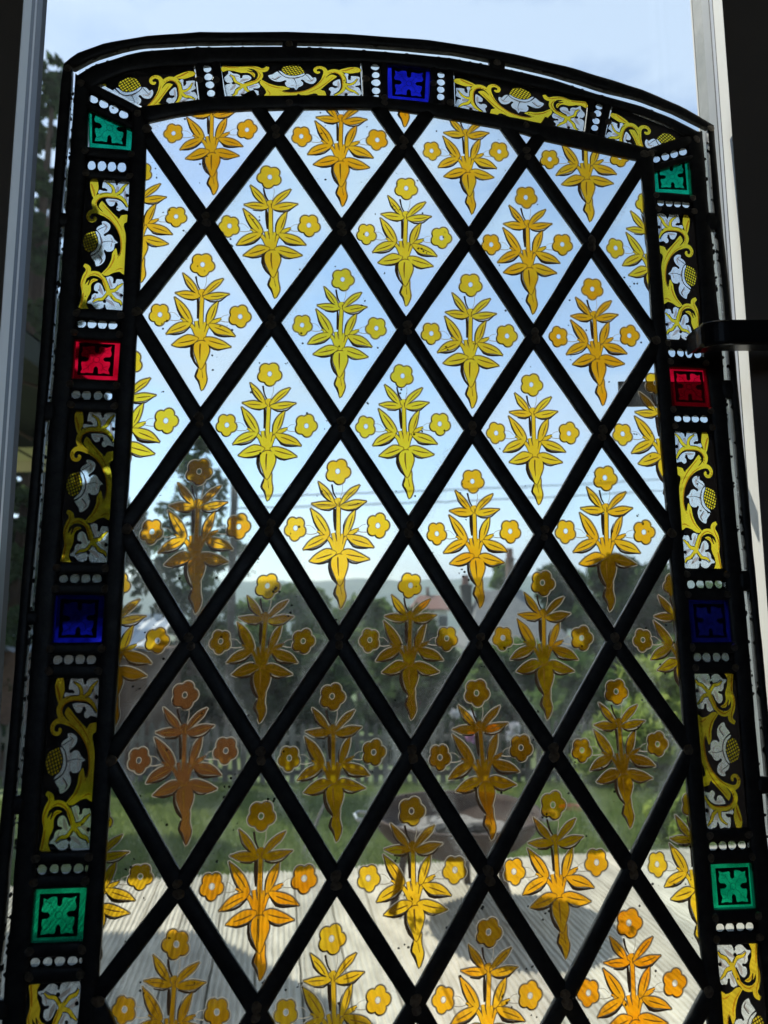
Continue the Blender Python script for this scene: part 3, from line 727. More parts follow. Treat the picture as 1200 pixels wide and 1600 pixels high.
# solder joints
def blob_mesh(seed):
    rs = random.Random(seed); vs = []; fs = []; n = 12; rings = ((1.0, 0), (.85, .42), (.5, .72), (.2, .55))
    for rk, h in rings:
        for k in range(n):
            a = 2*math.pi*k/n; r = .0040*rk*(1+.22*noise.noise(Vector((math.cos(a)*1.5+seed*7, math.sin(a)*1.5, 0)))); vs.append(Vector((math.cos(a)*r, -.0008*h*(1+.3*rs.random()), math.sin(a)*r*1.15)))
    for s in range(3):
        for k in range(n): fs.append((s*n+k, s*n+(k+1) % n, (s+1)*n+(k+1) % n, (s+1)*n+k))
    fs.append(tuple(3*n+k for k in range(n))); return mesh('solder', vs, fs, M['solder'], smooth=True)
BL = [blob_mesh(s) for s in range(4)]
def joint(u, v, wv, s=1.0):
    o = add('solder_joint', lights.choice(BL), panel); o.location = L3(u, v, wv); o.rotation_euler = (0, lights.uniform(0, 6.28), 0); o.scale = (s, 1.0, s)
for j in range(0, JMAX+1):
    for i in range(-1, 8):
        if (i+j) % 2 == 0: continue
        p = X(i, j); e = .0026
        if i in (-1, 7): joint(p.x + (.003 if i < 0 else -.003), p.y, .0036, .8); continue
        joint(p.x+lights.uniform(-.001, .001), p.y+e, .0034, lights.uniform(.6, .9)); joint(p.x+lights.uniform(-.001, .001), p.y-e, .0034, lights.uniform(.55, .85))

# ---- border pieces
def bil(q, s, t):  # q = TL, TR, BR, BL
    a = Vector(q[0]).lerp(Vector(q[1]), s); b = Vector(q[3]).lerp(Vector(q[2]), s); return a.lerp(b, t)
SCALE = 1000.0
ZX = lambda v: None
def unit_from_L2(p):
    """drawing coordinates of the scroll (taken from one piece) to the unit square, outer edge s=0, top t=0"""
    x, y = p; t = (y-118)/(1487-118); xl = 160+(85-160)*t; xr = 592+(513-592)*t; return ((x-xl)/(xr-xl), t)
def scroll_template(seed=1):
    Y = []; Wt = []; K = []; A = []
    Y.append(crom([(205, 175), (232, 118), (272, 118), (284, 170), (288, 230), (265, 300), (238, 332), (215, 265)], 2))
    for s_ in (([(262, 445), (245, 385), (275, 325), (340, 292), (420, 290), (490, 300), (540, 340), (572, 402)], [46, 50, 48, 46, 46, 40, 28, 12]),
               ([(425, 292), (436, 240), (418, 190), (365, 155)], [38, 32, 24, 4]), ([(450, 285), (500, 250), (532, 195), (580, 150)], [30, 32, 24, 6]),
               ([(340, 500), (270, 470), (215, 480), (188, 525), (205, 568), (240, 570), (258, 545), (245, 528)], [34, 46, 40, 36, 34, 32, 30, 18])): Y += stroke(*s_)
    main = [(320, 355), (375, 420), (430, 480), (485, 528), (505, 500), (540, 488), (578, 490), (574, 555), (542, 575), (532, 610), (549, 680), (556, 780), (548, 900), (539, 1015), (533, 1112),
            (490, 1085), (430, 1100), (385, 1128), (345, 1135), (312, 1118), (372, 1050), (412, 960), (420, 900), (455, 842), (468, 892), (478, 915), (500, 870), (502, 790), (488, 700), (445, 610), (385, 545), (310, 500), (262, 470), (288, 400)]
    Y.append(crom(main, 2))
    Y += stroke([(150, 1035), (185, 1060), (190, 1100), (160, 1150), (140, 1230), (158, 1310), (150, 1390), (132, 1478)], [34, 50, 48, 46, 42, 52, 58, 62])
    Y += stroke([(160, 1160), (210, 1122), (280, 1122), (335, 1175), (368, 1250), (388, 1320)], [40, 46, 50, 48, 44, 40])
    Y.append(crom([(165, 1230), (225, 1170), (285, 1182), (240, 1205), (215, 1245), (215, 1300), (190, 1360), (165, 1420), (192, 1480), (120, 1480), (140, 1330)], 2))
    for s_ in (([(385, 1292), (440, 1280), (480, 1240), (520, 1205)], [32, 32, 24, 8]), ([(380, 1310), (330, 1370), (272, 1382), (232, 1412)], [32, 28, 22, 5]), ([(395, 1315), (440, 1370), (490, 1390), (508, 1425)], [32, 32, 26, 8])): Y += stroke(*s_)
    Wt.append(crom([(335, 150), (350, 127), (400, 135), (445, 125), (455, 160), (470, 175), (485, 145), (530, 128), (592, 140), (588, 410), (545, 370), (500, 315), (420, 300), (320, 300), (285, 268), (300, 240), (340, 250), (370, 235), (350, 215), (325, 215)], 2))
    Wt.append(crom([(360, 335), (400, 328), (460, 330), (510, 350), (545, 390), (580, 415), (578, 445), (520, 430), (490, 452), (462, 435), (465, 405), (480, 385), (455, 365), (435, 400), (400, 405), (375, 375)], 2))
    Wt.append(crom([(265, 670), (290, 625), (325, 605), (320, 575), (360, 570), (400, 600), (400, 640), (375, 680), (345, 700), (355, 720), (385, 705), (420, 715), (440, 755), (475, 785), (445, 800), (435, 860), (395, 885), (350, 880), (340, 890), (355, 930), (345, 985), (310, 1025), (265, 1042), (255, 1000), (218, 950), (240, 925), (280, 880), (308, 800), (300, 730)], 2))
    Wt.append(crom([(355, 1150), (385, 1135), (420, 1145), (430, 1175), (425, 1205), (445, 1205), (462, 1165), (495, 1165), (526, 1190), (518, 1460), (480, 1480), (390, 1482), (360, 1465), (345, 1420), (335, 1455), (300, 1475), (260, 1470), (220, 1430), (185, 1425), (190, 1405), (220, 1380), (225, 1345), (250, 1320), (285, 1320), (280, 1300), (250, 1290), (250, 1240), (285, 1210), (320, 1235), (345, 1300), (360, 1250)], 2))
    cres = crom([(258, 680), (287, 700), (307, 770), (300, 840), (265, 900), (212, 932), (222, 908), (257, 870), (280, 810), (277, 740)], 2)
    dome = crom([(260, 690), (275, 740), (278, 810), (255, 870), (205, 905), (160, 880), (140, 830), (145, 750), (185, 700), (225, 685)], 2)
    blush = []
    for s_ in (([(330, 590), (368, 625), (345, 680)], [10, 22, 8]), ([(300, 720), (322, 790), (300, 880)], [8, 24, 12]), ([(400, 730), (420, 780), (405, 840)], [6, 20, 6]), ([(270, 930), (322, 975), (300, 1018)], [8, 22, 8]),
               ([(480, 190), (470, 230), (455, 262)], [26, 34, 14]), ([(540, 210), (552, 290), (560, 360)], [10, 34, 12]), ([(385, 350), (430, 350), (480, 350)], [10, 24, 8]), ([(300, 1230), (310, 1290), (330, 1330)], [8, 34, 10]),
               ([(440, 1300), (490, 1320), (500, 1360)], [10, 40, 12]), ([(345, 1370), (400, 1400), (440, 1440)], [10, 34, 10]), ([(390, 1160), (400, 1210), (420, 1250)], [8, 26, 10]), ([(262, 1330), (250, 1380), (240, 1420)], [8, 20, 8]),
               ([(360, 140), (390, 160), (400, 200)], [8, 18, 8])): blush += stroke(*s_, 2)
    # darker stain along the stems
    WA = 1.5
    for s_ in (([(300, 478), (385, 530), (455, 615), (495, 710), (508, 800), (500, 880), (470, 950)], [3, 9, 10, 10, 12, 10, 4]), ([(330, 400), (400, 470), (470, 560), (520, 660)], [4, 8, 8, 3]), ([(272, 440), (262, 385), (300, 328), (370, 308), (470, 312), (530, 352)], [8, 10, 8, 8, 8, 3]),
               ([(195, 500), (182, 540), (205, 585)], [4, 8, 4]), ([(335, 1110), (400, 1040), (435, 960), (440, 910)], [3, 9, 10, 4]), ([(450, 1075), (500, 1050), (530, 1060)], [4, 9, 4]), ([(178, 1055), (178, 1110), (150, 1170), (128, 1235), (140, 1300)], [3, 7, 8, 9, 4]),
               ([(190, 1150), (250, 1118), (310, 1150), (345, 1215), (365, 1290)], [4, 8, 10, 10, 4]), ([(145, 1320), (132, 1400), (118, 1475)], [8, 12, 8]), ([(188, 1235), (235, 1190), (270, 1185)], [4, 8, 4]), ([(215, 180), (240, 250), (250, 310)], [10, 14, 6])): A += stroke(s_[0], [x*WA for x in s_[1]], 2)
    # black drawing
    for s_ in (([(262, 662), (300, 710), (316, 790), (305, 855), (270, 905), (216, 942)], 9), ([(252, 690), (278, 742), (282, 810), (258, 872), (208, 910)], 8), ([(278, 665), (320, 640), (352, 622), (368, 600)], [8, 6, 5, 2]), ([(320, 792), (360, 780), (400, 775), (440, 782), (460, 775)], [8, 6, 5, 4, 2]),
               ([(285, 920), (312, 955), (322, 985), (300, 1008)], [8, 7, 7, 3]), ([(350, 355), (330, 345), (300, 370), (285, 420), (330, 470)], [10, 14, 16, 14, 5]), ([(410, 205), (425, 240), (410, 270)], 5), ([(470, 285), (515, 260), (548, 205)], 6), ([(300, 298), (345, 272), (405, 268)], 6),
               ([(400, 322), (470, 325), (520, 352), (560, 412)], 7), ([(470, 480), (480, 535), (500, 505)], 7), ([(250, 520), (225, 512), (212, 535), (228, 548)], [8, 9, 9, 4]), ([(190, 1240), (215, 1175), (270, 1155), (315, 1185), (330, 1235)], [10, 16, 20, 16, 6]),
               ([(400, 1265), (440, 1262), (475, 1215)], 6), ([(375, 1330), (335, 1388), (285, 1400), (240, 1425)], 7), ([(405, 1335), (430, 1385), (480, 1405), (500, 1440)], 7), ([(355, 1140), (375, 1200), (400, 1255)], 6), ([(400, 1130), (350, 1150), (325, 1120)], 8), ([(470, 905), (484, 925), (500, 890)], 7)):
        K += stroke(*s_, 2)
    for c, r in (((468, 168), 11), ((567, 280), 19), ((345, 1395), 18), ((345, 1440), 10), ((505, 1325), 17), ((272, 1310), 13), ((362, 238), 13), ((352, 712), 13), ((460, 372), 14), ((350, 880), 12), ((440, 1195), 13)): K.append(circ(c, r, 10))
    for k in range(-6, 12):   # lattice of the seed head
        K += stroke([(120+k*26, 660), (200+k*26, 940)], 9, 1); K += stroke([(120, 640+k*30), (300, 560+k*30)], 9, 1)
    items = [('ground', [Vector((160-45, 116)), Vector((592+12, 116)), Vector((513+12, 1489)), Vector((85-45, 1489))])]
    for p in Y: items.append(('yel', p)); items.append(('yline', grow(p, 6)))
    for p in Wt: items.append(('white', p))
    items.append(('white', cres)); items.append(('dome', dome))
    for p in A: items.append(('amb', p))
    for p in K: items.append(('ink', p))
    for p in blush: items.append(('blush', p))
    vs = []; fs = []; cl = []; rj = random.Random(seed); items = ccw(items)
    for c, poly in items:
        i = len(vs); vs += [Vector((p.x+rj.uniform(-.02, .02), p.y+rj.uniform(-.02, .02))) for p in poly]; fs.append(list(range(i, i+len(poly)))); cl.append(c)
    r = delaunay_2d_cdt(vs, [], fs, 1, 1e-4, True); T_ = []; C_ = []
    # mats: 0 matt 1 yellow 2 amber 3 white 4 blush
    for f, of in zip(r[2], r[5]):
        s = {cl[k] for k in of}
        if not s: continue
        indome = 'dome' in s
        if indome: c = 0 if 'ink' in s else 1
        elif 'ink' in s and ('yel' in s or 'white' in s):
            cx = sum(r[0][k][0] for k in f)/len(f); cy = sum(r[0][k][1] for k in f)/len(f)
            # the seed-head lattice lines run on across the sheet: keep them inside the dome only
            c = 0 if any(cl[k] == 'ink' and k not in LATT(items) for k in of) else (1 if 'yel' in s else 3)
        elif 'amb' in s and 'yel' in s: c = 2
        elif 'yel' in s: c = 1
        elif 'yline' in s: c = 0
        elif 'blush' in s and 'white' in s: c = 4
        elif 'white' in s: c = 3
        else: c = 0
        for k in range(1, len(f)-1): T_.append((f[0], f[k], f[k+1])); C_.append(c)
    return [unit_from_L2((v[0], v[1])) for v in r[0]], T_, C_
_latt = {}
def LATT(items):
    if 'k' not in _latt:
        s = set()
        for k, (c, p) in enumerate(items):
            if c == 'ink' and len(p) == 4:
                d = max((a-b).length for a in p for b in p)
                if d > 150: s.add(k)
        _latt['k'] = s
    return _latt['k']
SV, ST, SCc = scroll_template()
SMATS = [M['matt'], M['stain_scroll'], M['amber'], M['white'], M['blush']]
def scroll_piece(quad, order='n', clip=None):
    """quad TL,TR,BR,BL in the sense outer-top, inner-top, inner-bottom, outer-bottom (panel coordinates)"""
    q = [Vector(p) for p in quad]; base = clip or [bil(q, -.10, -.01), bil(q, 1.03, -.01), bil(q, 1.03, 1.01), bil(q, -.10, 1.01)]
    base = [Vector(p) for p in base]
    ar = sum(base[k].x*base[(k+1) % len(base)].y-base[(k+1) % len(base)].x*base[k].y for k in range(len(base)))
    if ar < 0: base = base[::-1]
    g = add('border_piece', slab_mesh('border_glass', base, M['glass']), panel)
    vs = []
    for s, t in SV: p = bil(q, s, t); vs.append(L3(p.x, p.y, .0017))
    me = mesh('scroll', vs, ST, SMATS, SCc)
    bisect_to(me, [tuple(p) for p in base], .0017); add('painted_scroll', me, g); return g
def col_quad(xo, xi, px, y0, y1, side):
    v0, v1 = P(px, y0)[1], P(px, y1)[1]; return [(xo(v0), v0), (xi(v0), v0), (xi(v1), v1), (xo(v1), v1)]
def cross_lead(xo, xi, px, ya, yb, sgn=1):
    va, vb = P(px, ya)[1]+.0006, P(px, yb)[1]-.0006; e = .0022*sgn
    ribbon('cross_lead', [(xo(va)-e, va), (xi(va)+e, va)], [(xo(vb)-e, vb), (xi(vb)+e, vb)], -.15, n=8)
    for u in (xo(va), xi(va)): joint(u+lights.uniform(-.001, .001), (va+vb)/2, .0030, .6)

# pearls
def pearl_template(n, seed, part):
    rs = random.Random(seed); items = [('matt', [Vector((-10, -4)), Vector((n*20+10, -4)), Vector((n*20+10, 24)), Vector((-10, 24))])]
    for k in range(n):
        c = (10+20*k+rs.uniform(-.8, .8), 10+rs.uniform(-.8, .8)); r = rs.uniform(7.6, 8.7); ph = rs.uniform(0, 6)
        items.append(('pearl', [Vector((c[0]+math.cos(a)*r*(1+.06*math.sin(3*a+ph)), c[1]+math.sin(a)*r*1.05*(1+.05*math.cos(2*a+ph)))) for a in [2*math.pi*q/16 for q in range(16)]]))
    if part: items.append(('pearl', [Vector((n*20+4+math.cos(a)*2.6, 10+math.sin(a)*5.5)) for a in [2*math.pi*q/10 for q in range(10)]]))
    V_, T_, C_ = cdt(items, ['pearl', 'matt']); return [((v.x)/(n*20+6), v.y/20) for v in V_], T_, [0 if c == 'matt' else 1 for c in C_]
PT = [pearl_template(4, s, s % 2) for s in range(5)]
def pearl_piece(quad, k=None):
    """quad: strip runs along s (TL -> TR)"""
    q = [Vector(p) for p in quad]; base = [bil(q, -.07, -.2), bil(q, 1.07, -.2), bil(q, 1.07, 1.2), bil(q, -.07, 1.2)]
    g = add('pearl_strip', slab_mesh('pearl_glass', base[::-1], M['glass'], inset=.002), panel)
    V_, T_, C_ = PT[lights.randrange(5) if k is None else k]; vs = []
    for s, t in V_: p = bil(q, s, t); vs.append(L3(p.x, p.y, .0017))
    add('painted_pearls', mesh('pearls', vs, T_, [M['matt'], M['pearl']], C_), g)
# coloured squares
ROS = [(18, 18), (25, 21), (32, 17), (42, 16), (45, 20), (45, 30), (50, 34), (55, 30), (55, 20), (60, 18), (72, 20), (82, 16), (80, 24), (83, 34), (80, 42), (70, 43), (65, 48), (70, 54), (80, 54), (80, 66), (77, 74), (81, 84), (68, 82), (56, 84),
       (55, 72), (50, 66), (45, 72), (44, 83), (32, 82), (17, 84), (20, 74), (18, 66), (18, 56), (27, 56), (33, 50), (28, 44), (18, 43), (16, 36), (19, 28)]
def square_template(frame=(10, 89)):
    a, b = frame; items = [('glass', [Vector((-12, -12)), Vector((112, -12)), Vector((112, 112)), Vector((-12, 112))]), ('ink', [Vector((a, a)), Vector((b, a+.5)), Vector((b-.5, b)), Vector((a+.5, b))]), ('ros', crom(ROS, 2))]
    th = []
    for s_ in (([(22, 24), (32, 28), (38, 38), (44, 44)], 1.6), ([(27, 36), (33, 33), (34, 26)], 1.2), ([(76, 24), (66, 28), (62, 36), (56, 44)], 1.6), ([(64, 24), (68, 32), (76, 33)], 1.2), ([(22, 76), (32, 70), (36, 62), (44, 56)], 1.6), ([(26, 64), (32, 66), (34, 76)], 1.2),
               ([(76, 76), (66, 72), (64, 62), (56, 56)], 1.6), ([(62, 76), (68, 68), (76, 66)], 1.2)): th += stroke(*s_, 2)
    c = circ((50, 50), 8, 14); c2 = circ((50, 50), 6, 14); th2 = [[c[k], c[(k+1) % 14], c2[(k+1) % 14], c2[k]] for k in range(14)]
    for q in th+th2: items.append(('thin', q))
    vs = []; fs = []; cl = []; items = ccw(items)
    for cc, p in items: i = len(vs); vs += [Vector((x.x+random.uniform(-.01, .01), x.y+random.uniform(-.01, .01))) for x in p]; fs.append(list(range(i, i+len(p)))); cl.append(cc)
    r = delaunay_2d_cdt(vs, [], fs, 1, 1e-5, True); T_ = []; C_ = []
    for f, of in zip(r[2], r[5]):
        s = {cl[k] for k in of}
        c = 1 if ('thin' in s and 'ros' in s) else (-1 if 'ros' in s else (0 if 'ink' in s else -1))
        if c < 0 or not s: continue
        for k in range(1, len(f)-1): T_.append((f[0], f[k], f[k+1])); C_.append(c)
    return [(v[0]/100, v[1]/100) for v in r[0]], T_, C_
QV, QT, QC = square_template()
def square_piece(quad, colour, clip=None):
    q = [Vector(p) for p in quad]; base = [Vector(p) for p in clip] if clip else [bil(q, -.04, -.04), bil(q, 1.04, -.04), bil(q, 1.04, 1.04), bil(q, -.04, 1.04)]
    ar = sum(base[k].x*base[(k+1) % len(base)].y-base[(k+1) % len(base)].x*base[k].y for k in range(len(base)))
    if ar < 0: base = base[::-1]
    vs = [L3(p.x, p.y, .0012) for p in base]; n = len(vs)
    me = mesh('square', vs + [v+Vector((0, .0024, 0)) for v in vs], [tuple(range(n))], M[colour])
    bm = bmesh.new(); bm.from_mesh(me)
    bm.verts.ensure_lookup_table(); vv = bm.verts[:]
    sm = M['rubber']
    for k in range(n): bm.faces.new((vv[k], vv[n+k], vv[n+(k+1) % n], vv[(k+1) % n]))
    bm.to_mesh(me); bm.free()
    g = add('coloured_square', me, panel); g['label'] = {'red': 'ruby red glass square', 'blue': 'deep blue glass square', 'green': 'emerald green glass square'}[colour]
    vs = []
    for s, t in QV: p = bil(q, s, t); vs.append(L3(p.x, p.y, .0017))
    me = mesh('rosette', vs, QT, [M['matt'], M['cgline']], QC); bisect_to(me, [tuple(p) for p in base], .0017); add('painted_rosette', me, g)

LCOL = [('p', 249, 267), ('s', 278, 484), ('p', 499, 514), ('red', 530, 594), ('p', 610, 626), ('s', 642, 880), ('p', 896, 912), ('blue', 929, 1005), ('p', 1022, 1039), ('s', 1058, 1329), ('p', 1347, 1365), ('green', 1385, 1471), ('p', 1491, 1508), ('f', 1531, 1840), ('p', 1865, 1888), ('red', 1915, 2020), ('p', 2045, 2070)]
RCOL = [('p', 316, 331), ('s', 340, 536), ('p', 548, 563), ('red', 577, 638), ('p', 650, 663), ('s', 676, 890), ('p', 906, 921), ('blue', 937, 1004), ('p', 1019, 1035), ('f', 1051, 1295), ('p', 1313, 1329), ('green', 1348, 1422), ('p', 1441, 1457), ('f', 1474, 1750), ('p', 1772, 1790), ('red', 1812, 1905), ('p', 1925, 1945)]
for colm, xo, xi, px, sg in ((LCOL, xo_L, xi_L, 110, 1), (RCOL, xo_R, xi_R, 1110, -1)):
    prev = None
    for kd, y0, y1 in colm:
        if P(px, y1)[1] < VB+.02: break
        q = col_quad(xo, xi, px, y0, y1, sg)
        if kd == 's': scroll_piece(q)
        elif kd == 'f': scroll_piece([q[3], q[2], q[1], q[0]])
        elif kd == 'p': pearl_piece(q if sg > 0 else [q[1], q[0], q[3], q[2]])
        else: square_piece(q, kd)
        if prev is not None: cross_lead(xo, xi, px, prev, y0, sg)
        prev = y1
    last = P(px, prev)[1]
    ribbon('cross_lead', [(xo(last)-.002*sg, last), (xi(last)+.002*sg, last)], [(xo(last), VB+.02), (xi(last), VB+.02)], -.15, n=6)
cross_lead(xo_L, xi_L, 170, 236, 249, 1); cross_lead(xo_R, xi_R, 1050, 305, 316, -1)
# corner squares and diagonals
square_piece([P(137, 158), P(209, 180), P(205, 239), P(138, 234)], 'green', toP([(139, 175), (140, 235), (205, 241), (208, 205)]))
square_piece([P(1019, 258), P(1073, 247), P(1079, 306), P(1022, 302)], 'green', toP([(1018, 271), (1020, 305), (1080, 309), (1074, 250)]))
pearl_piece(toP([(141, 147), (210, 182), (204, 194), (137, 160)]), 0); pearl_piece(toP([(1014, 246), (1075, 230), (1078, 243), (1018, 259)]), 2)
ribbon('cross_lead', toP([(136, 128), (222, 172)]), toP([(134, 142), (214, 182)]), -.1, n=8); ribbon('cross_lead', toP([(134, 162), (212, 196)]), toP([(134, 172), (212, 207)]), -.1, n=8)
ribbon('cross_lead', toP([(1075, 213), (1012, 234)]), toP([(1080, 230), (1016, 246)]), -.1, n=8); ribbon('cross_lead', toP([(1080, 244), (1018, 260)]), toP([(1080, 252), (1018, 272)]), -.1, n=8)
# top row
scroll_piece(toP([(303, 107), (310, 158), (110, 218), (92, 138)]), clip=toP([(158, 134), (226, 171), (268, 165), (312, 160), (305, 106), (250, 108), (200, 115)]))
scroll_piece(toP([(562, 102), (565, 152), (354, 153), (345, 103)]))
scroll_piece(toP([(709, 118), (711, 170), (910, 208), (917, 160)]))
scroll_piece(toP([(955, 172), (944, 218), (1102, 312), (1140, 250)]), clip=toP([(955, 170), (943, 219), (1017, 235), (1068, 216), (1040, 197), (1000, 182)]))
pearl_piece(toP([(331, 104), (338, 158), (324, 159), (316, 105)][::1]), 1)
pearl_piece(toP([(593, 102), (595, 154), (580, 154), (578, 102)]), 3); pearl_piece(toP([(696, 115), (694, 164), (681, 163), (682, 113)]), 2); pearl_piece(toP([(942, 165), (932, 213), (919, 210), (929, 162)]), 4)
square_piece(toP([(604, 102), (673, 109), (670, 164), (606, 158)]), 'blue', toP([(604, 104), (606, 156), (669, 162), (672, 111)]))
for a, b, c, d in (((305, 100), (312, 162), (317, 100), (324, 162)), ((332, 100), (339, 160), (344, 100), (353, 160)), ((565, 98), (567, 158), (577, 98), (580, 158)), ((594, 98), (596, 160), (605, 98), (606, 160)),
                   ((672, 106), (668, 168), (682, 106), (681, 168)), ((697, 108), (695, 170), (708, 110), (710, 172)), ((918, 154), (911, 214), (929, 156), (919, 216)), ((943, 160), (932, 216), (955, 162), (943, 220))):
    ribbon('cross_lead', toP([a, b]), toP([c, d]), -.2, n=8)
for x, y in ((108, 112), (128, 135), (217, 182), (312, 130), (338, 130), (571, 128), (600, 158), (676, 135), (702, 165), (924, 185), (948, 195), (1014, 244), (1085, 222), (1107, 205), (452, 74), (775, 103), (452, 165), (600, 165), (820, 200)):
    joint(*P(x, y), .0033, .65)

# =================================================================== OUTSIDE
ZD = -0.15
def flatmat(*a, **k): return solid(*a, **k)
M['deck'] = solid('weathered_grey_decking', (.60, .55, .46), (.42, .38, .31), 22, .85, .0, .25, stretch=(1, 1, 1), rand=.2)
M['grass'] = solid('lawn_soil_green', (.13, .16, .055), (.08, .115, .038), 5, .9, .3)
M['blade'] = solid('grass_blade', (.26, .36, .08), (.18, .28, .05), 3, .6, 0, .3)
M['leaf_dark'] = solid('dark_conifer_leaf', (.032, .058, .026), (.05, .085, .032), 3, .6, 0, .3)
M['leaf_mid'] = solid('mid_green_leaf', (.055, .105, .03), (.085, .145, .042), 2, .6, 0, .3)
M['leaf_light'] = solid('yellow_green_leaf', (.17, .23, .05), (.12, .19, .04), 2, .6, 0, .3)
def leafy(name, c0, c1, glow):
    mm, t, o = mat(name); df = t.nodes.new('ShaderNodeBsdfDiffuse'); tl = t.nodes.new('ShaderNodeBsdfTranslucent'); oi = t.nodes.new('ShaderNodeObjectInfo')
    col = ramp(t, noise_(t, 3, 4, .7), .35, tuple(c0)+(1,), .65, tuple(c1)+(1,)); t.links.new(col, df.inputs[0])
    hs = t.nodes.new('ShaderNodeHueSaturation'); hs.inputs['Hue'].default_value = .485; hs.inputs['Value'].default_value = glow; t.links.new(col, hs.inputs['Color']); t.links.new(hs.outputs[0], tl.inputs[0])
    t.links.new(mixs(t, .45, df.outputs[0], tl.outputs[0]), o.inputs[0]); return mm
M['leaf_dark'] = leafy('dark_conifer_leaf', (.028, .052, .024), (.048, .082, .030), 1.5)
M['leaf_mid'] = leafy('mid_green_leaf', (.055, .105, .03), (.09, .15, .04), 1.7)
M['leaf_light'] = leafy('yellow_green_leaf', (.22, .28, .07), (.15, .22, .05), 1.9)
M['blade'] = leafy('grass_blade', (.17, .22, .075), (.11, .16, .05), 1.4)
M['bark'] = solid('brown_bark', (.08, .055, .04), (.045, .03, .022), 14, .9, .6, stretch=(1, 1, .2))
M['rust'] = solid('rusty_steel', (.075, .048, .038), (.045, .03, .025), 18, .8, .4, .3)
M['ash'] = solid('pale_ash', (.30, .28, .26), (.13, .12, .115), 30, .95, .6)
M['char'] = solid('charred_wood', (.03, .027, .025), (.12, .11, .10), 25, .9, .6)
M['canvas'] = solid('cream_canvas', (.74, .66, .48), (.70, .62, .45), 6, .85, .1)
M['steel'] = solid('dull_steel', (.35, .35, .36), (.28, .28, .29), 20, .4, .1, .5, .8)
M['picket'] = solid('weathered_picket', (.15, .14, .125), (.09, .085, .075), 12, .9, .3, rand=.25)
M['roofgrey'] = solid('grey_roof_slates', (.21, .205, .20), (.16, .157, .155), 6, .85, .3)
M['roofcorr'] = solid('galvanised_corrugated_sheet', (.46, .50, .55), (.38, .42, .48), 5, .5, .1, .5)
M['brick'] = solid('brown_brickwork', (.11, .065, .045), (.07, .042, .03), 16, .9, .3)
M['render'] = solid('pale_render', (.50, .47, .42), (.42, .40, .36), 5, .9, .2)
M['redroof'] = solid('red_tile_roof', (.22, .10, .075), (.17, .08, .06), 9, .85, .2)
M['winpane'] = solid('dark_window_glass', (.03, .04, .05), (.05, .06, .07), 3, .1, 0, .6)
M['hill'] = solid('far_wooded_hill', (.07, .12, .10), (.11, .16, .12), .06, .95, 0, .1)
M['pole'] = solid('dark_timber_pole', (.07, .06, .05), (.05, .04, .035), 6, .9, .2)
M['cable'] = solid('grey_cable', (.10, .10, .11), (.08, .08, .09), 6, .6)
M['pinkred'] = solid('faded_red_plastic', (.55, .16, .10), (.45, .13, .09), 8, .5, .05)
M['petal_w'] = solid('white_petals', (.75, .72, .74), (.6, .58, .62), 20, .7)
M['petal_p'] = solid('pink_petals', (.55, .25, .45), (.45, .2, .4), 20, .7)
M['outer_wall'] = solid('pale_outside_wall', (.45, .42, .38), (.38, .35, .32), 5, .9, .2)

# terrain: flat by the deck, falling away down the garden, rising to a far ridge
def gz(x, y):
    if y < 4: b = -.30
    elif y < 10: b = -.30 - (y-4)/6*.80
    elif y < 40: b = -1.10 - (y-10)/30*2.2
    else: b = -3.3 - min(1, (y-40)/60)*4
    return b + .04*noise.noise(Vector((x*.4, y*.4, 0)))
def terrain():
    ys = list(np.linspace(.7, 12, 46))+list(np.linspace(13, 60, 30))+[80, 110, 160, 240, 400]; vs = []; fs = []
    ks = np.linspace(-1, 1, 61)
    for y in ys:
        wd = 8+y*1.2
        for k in ks: vs.append((k*wd, y, gz(k*wd, y)))
    n = len(ks)
    for a in range(len(ys)-1):
        for b in range(n-1): fs.append((a*n+b, a*n+b+1, (a+1)*n+b+1, (a+1)*n+b))
    # behind the house side too
    i = len(vs); vs += [(-60, -40, -.32), (60, -40, -.32), (60, .7, -.32), (-60, .7, -.32)]; fs.append((i, i+1, i+2, i+3))
    o = add('lawn', mesh('lawn', vs, fs, M['grass'], smooth=True)); o['kind'] = 'structure'
terrain()
# house wall outside this window
def hills():
    vs = []; fs = []; ks = np.linspace(-1, 1, 161)
    rows = [(330, 0.0), (370, .55), (430, .9), (520, 1.0), (640, .8)]
    for y, h in rows:
        for k in ks:
            x = k*520; e = (23 + 7*noise.noise(Vector((x*.006, 3.1, 0))) + 2.2*noise.noise(Vector((x*.03, 8.1, 0)))+.8*noise.noise(Vector((x*.12, y*.1, 0))))
            vs.append((x, y, -8 + h*(e+8+2)))
    n = len(ks)
    for a in range(len(rows)-1):
        for b in range(n-1): fs.append((a*n+b, a*n+b+1, (a+1)*n+b+1, (a+1)*n+b))
    o = add('hills', mesh('hills', vs, fs, M['hill'], smooth=True)); o['kind'] = 'structure'
hills()

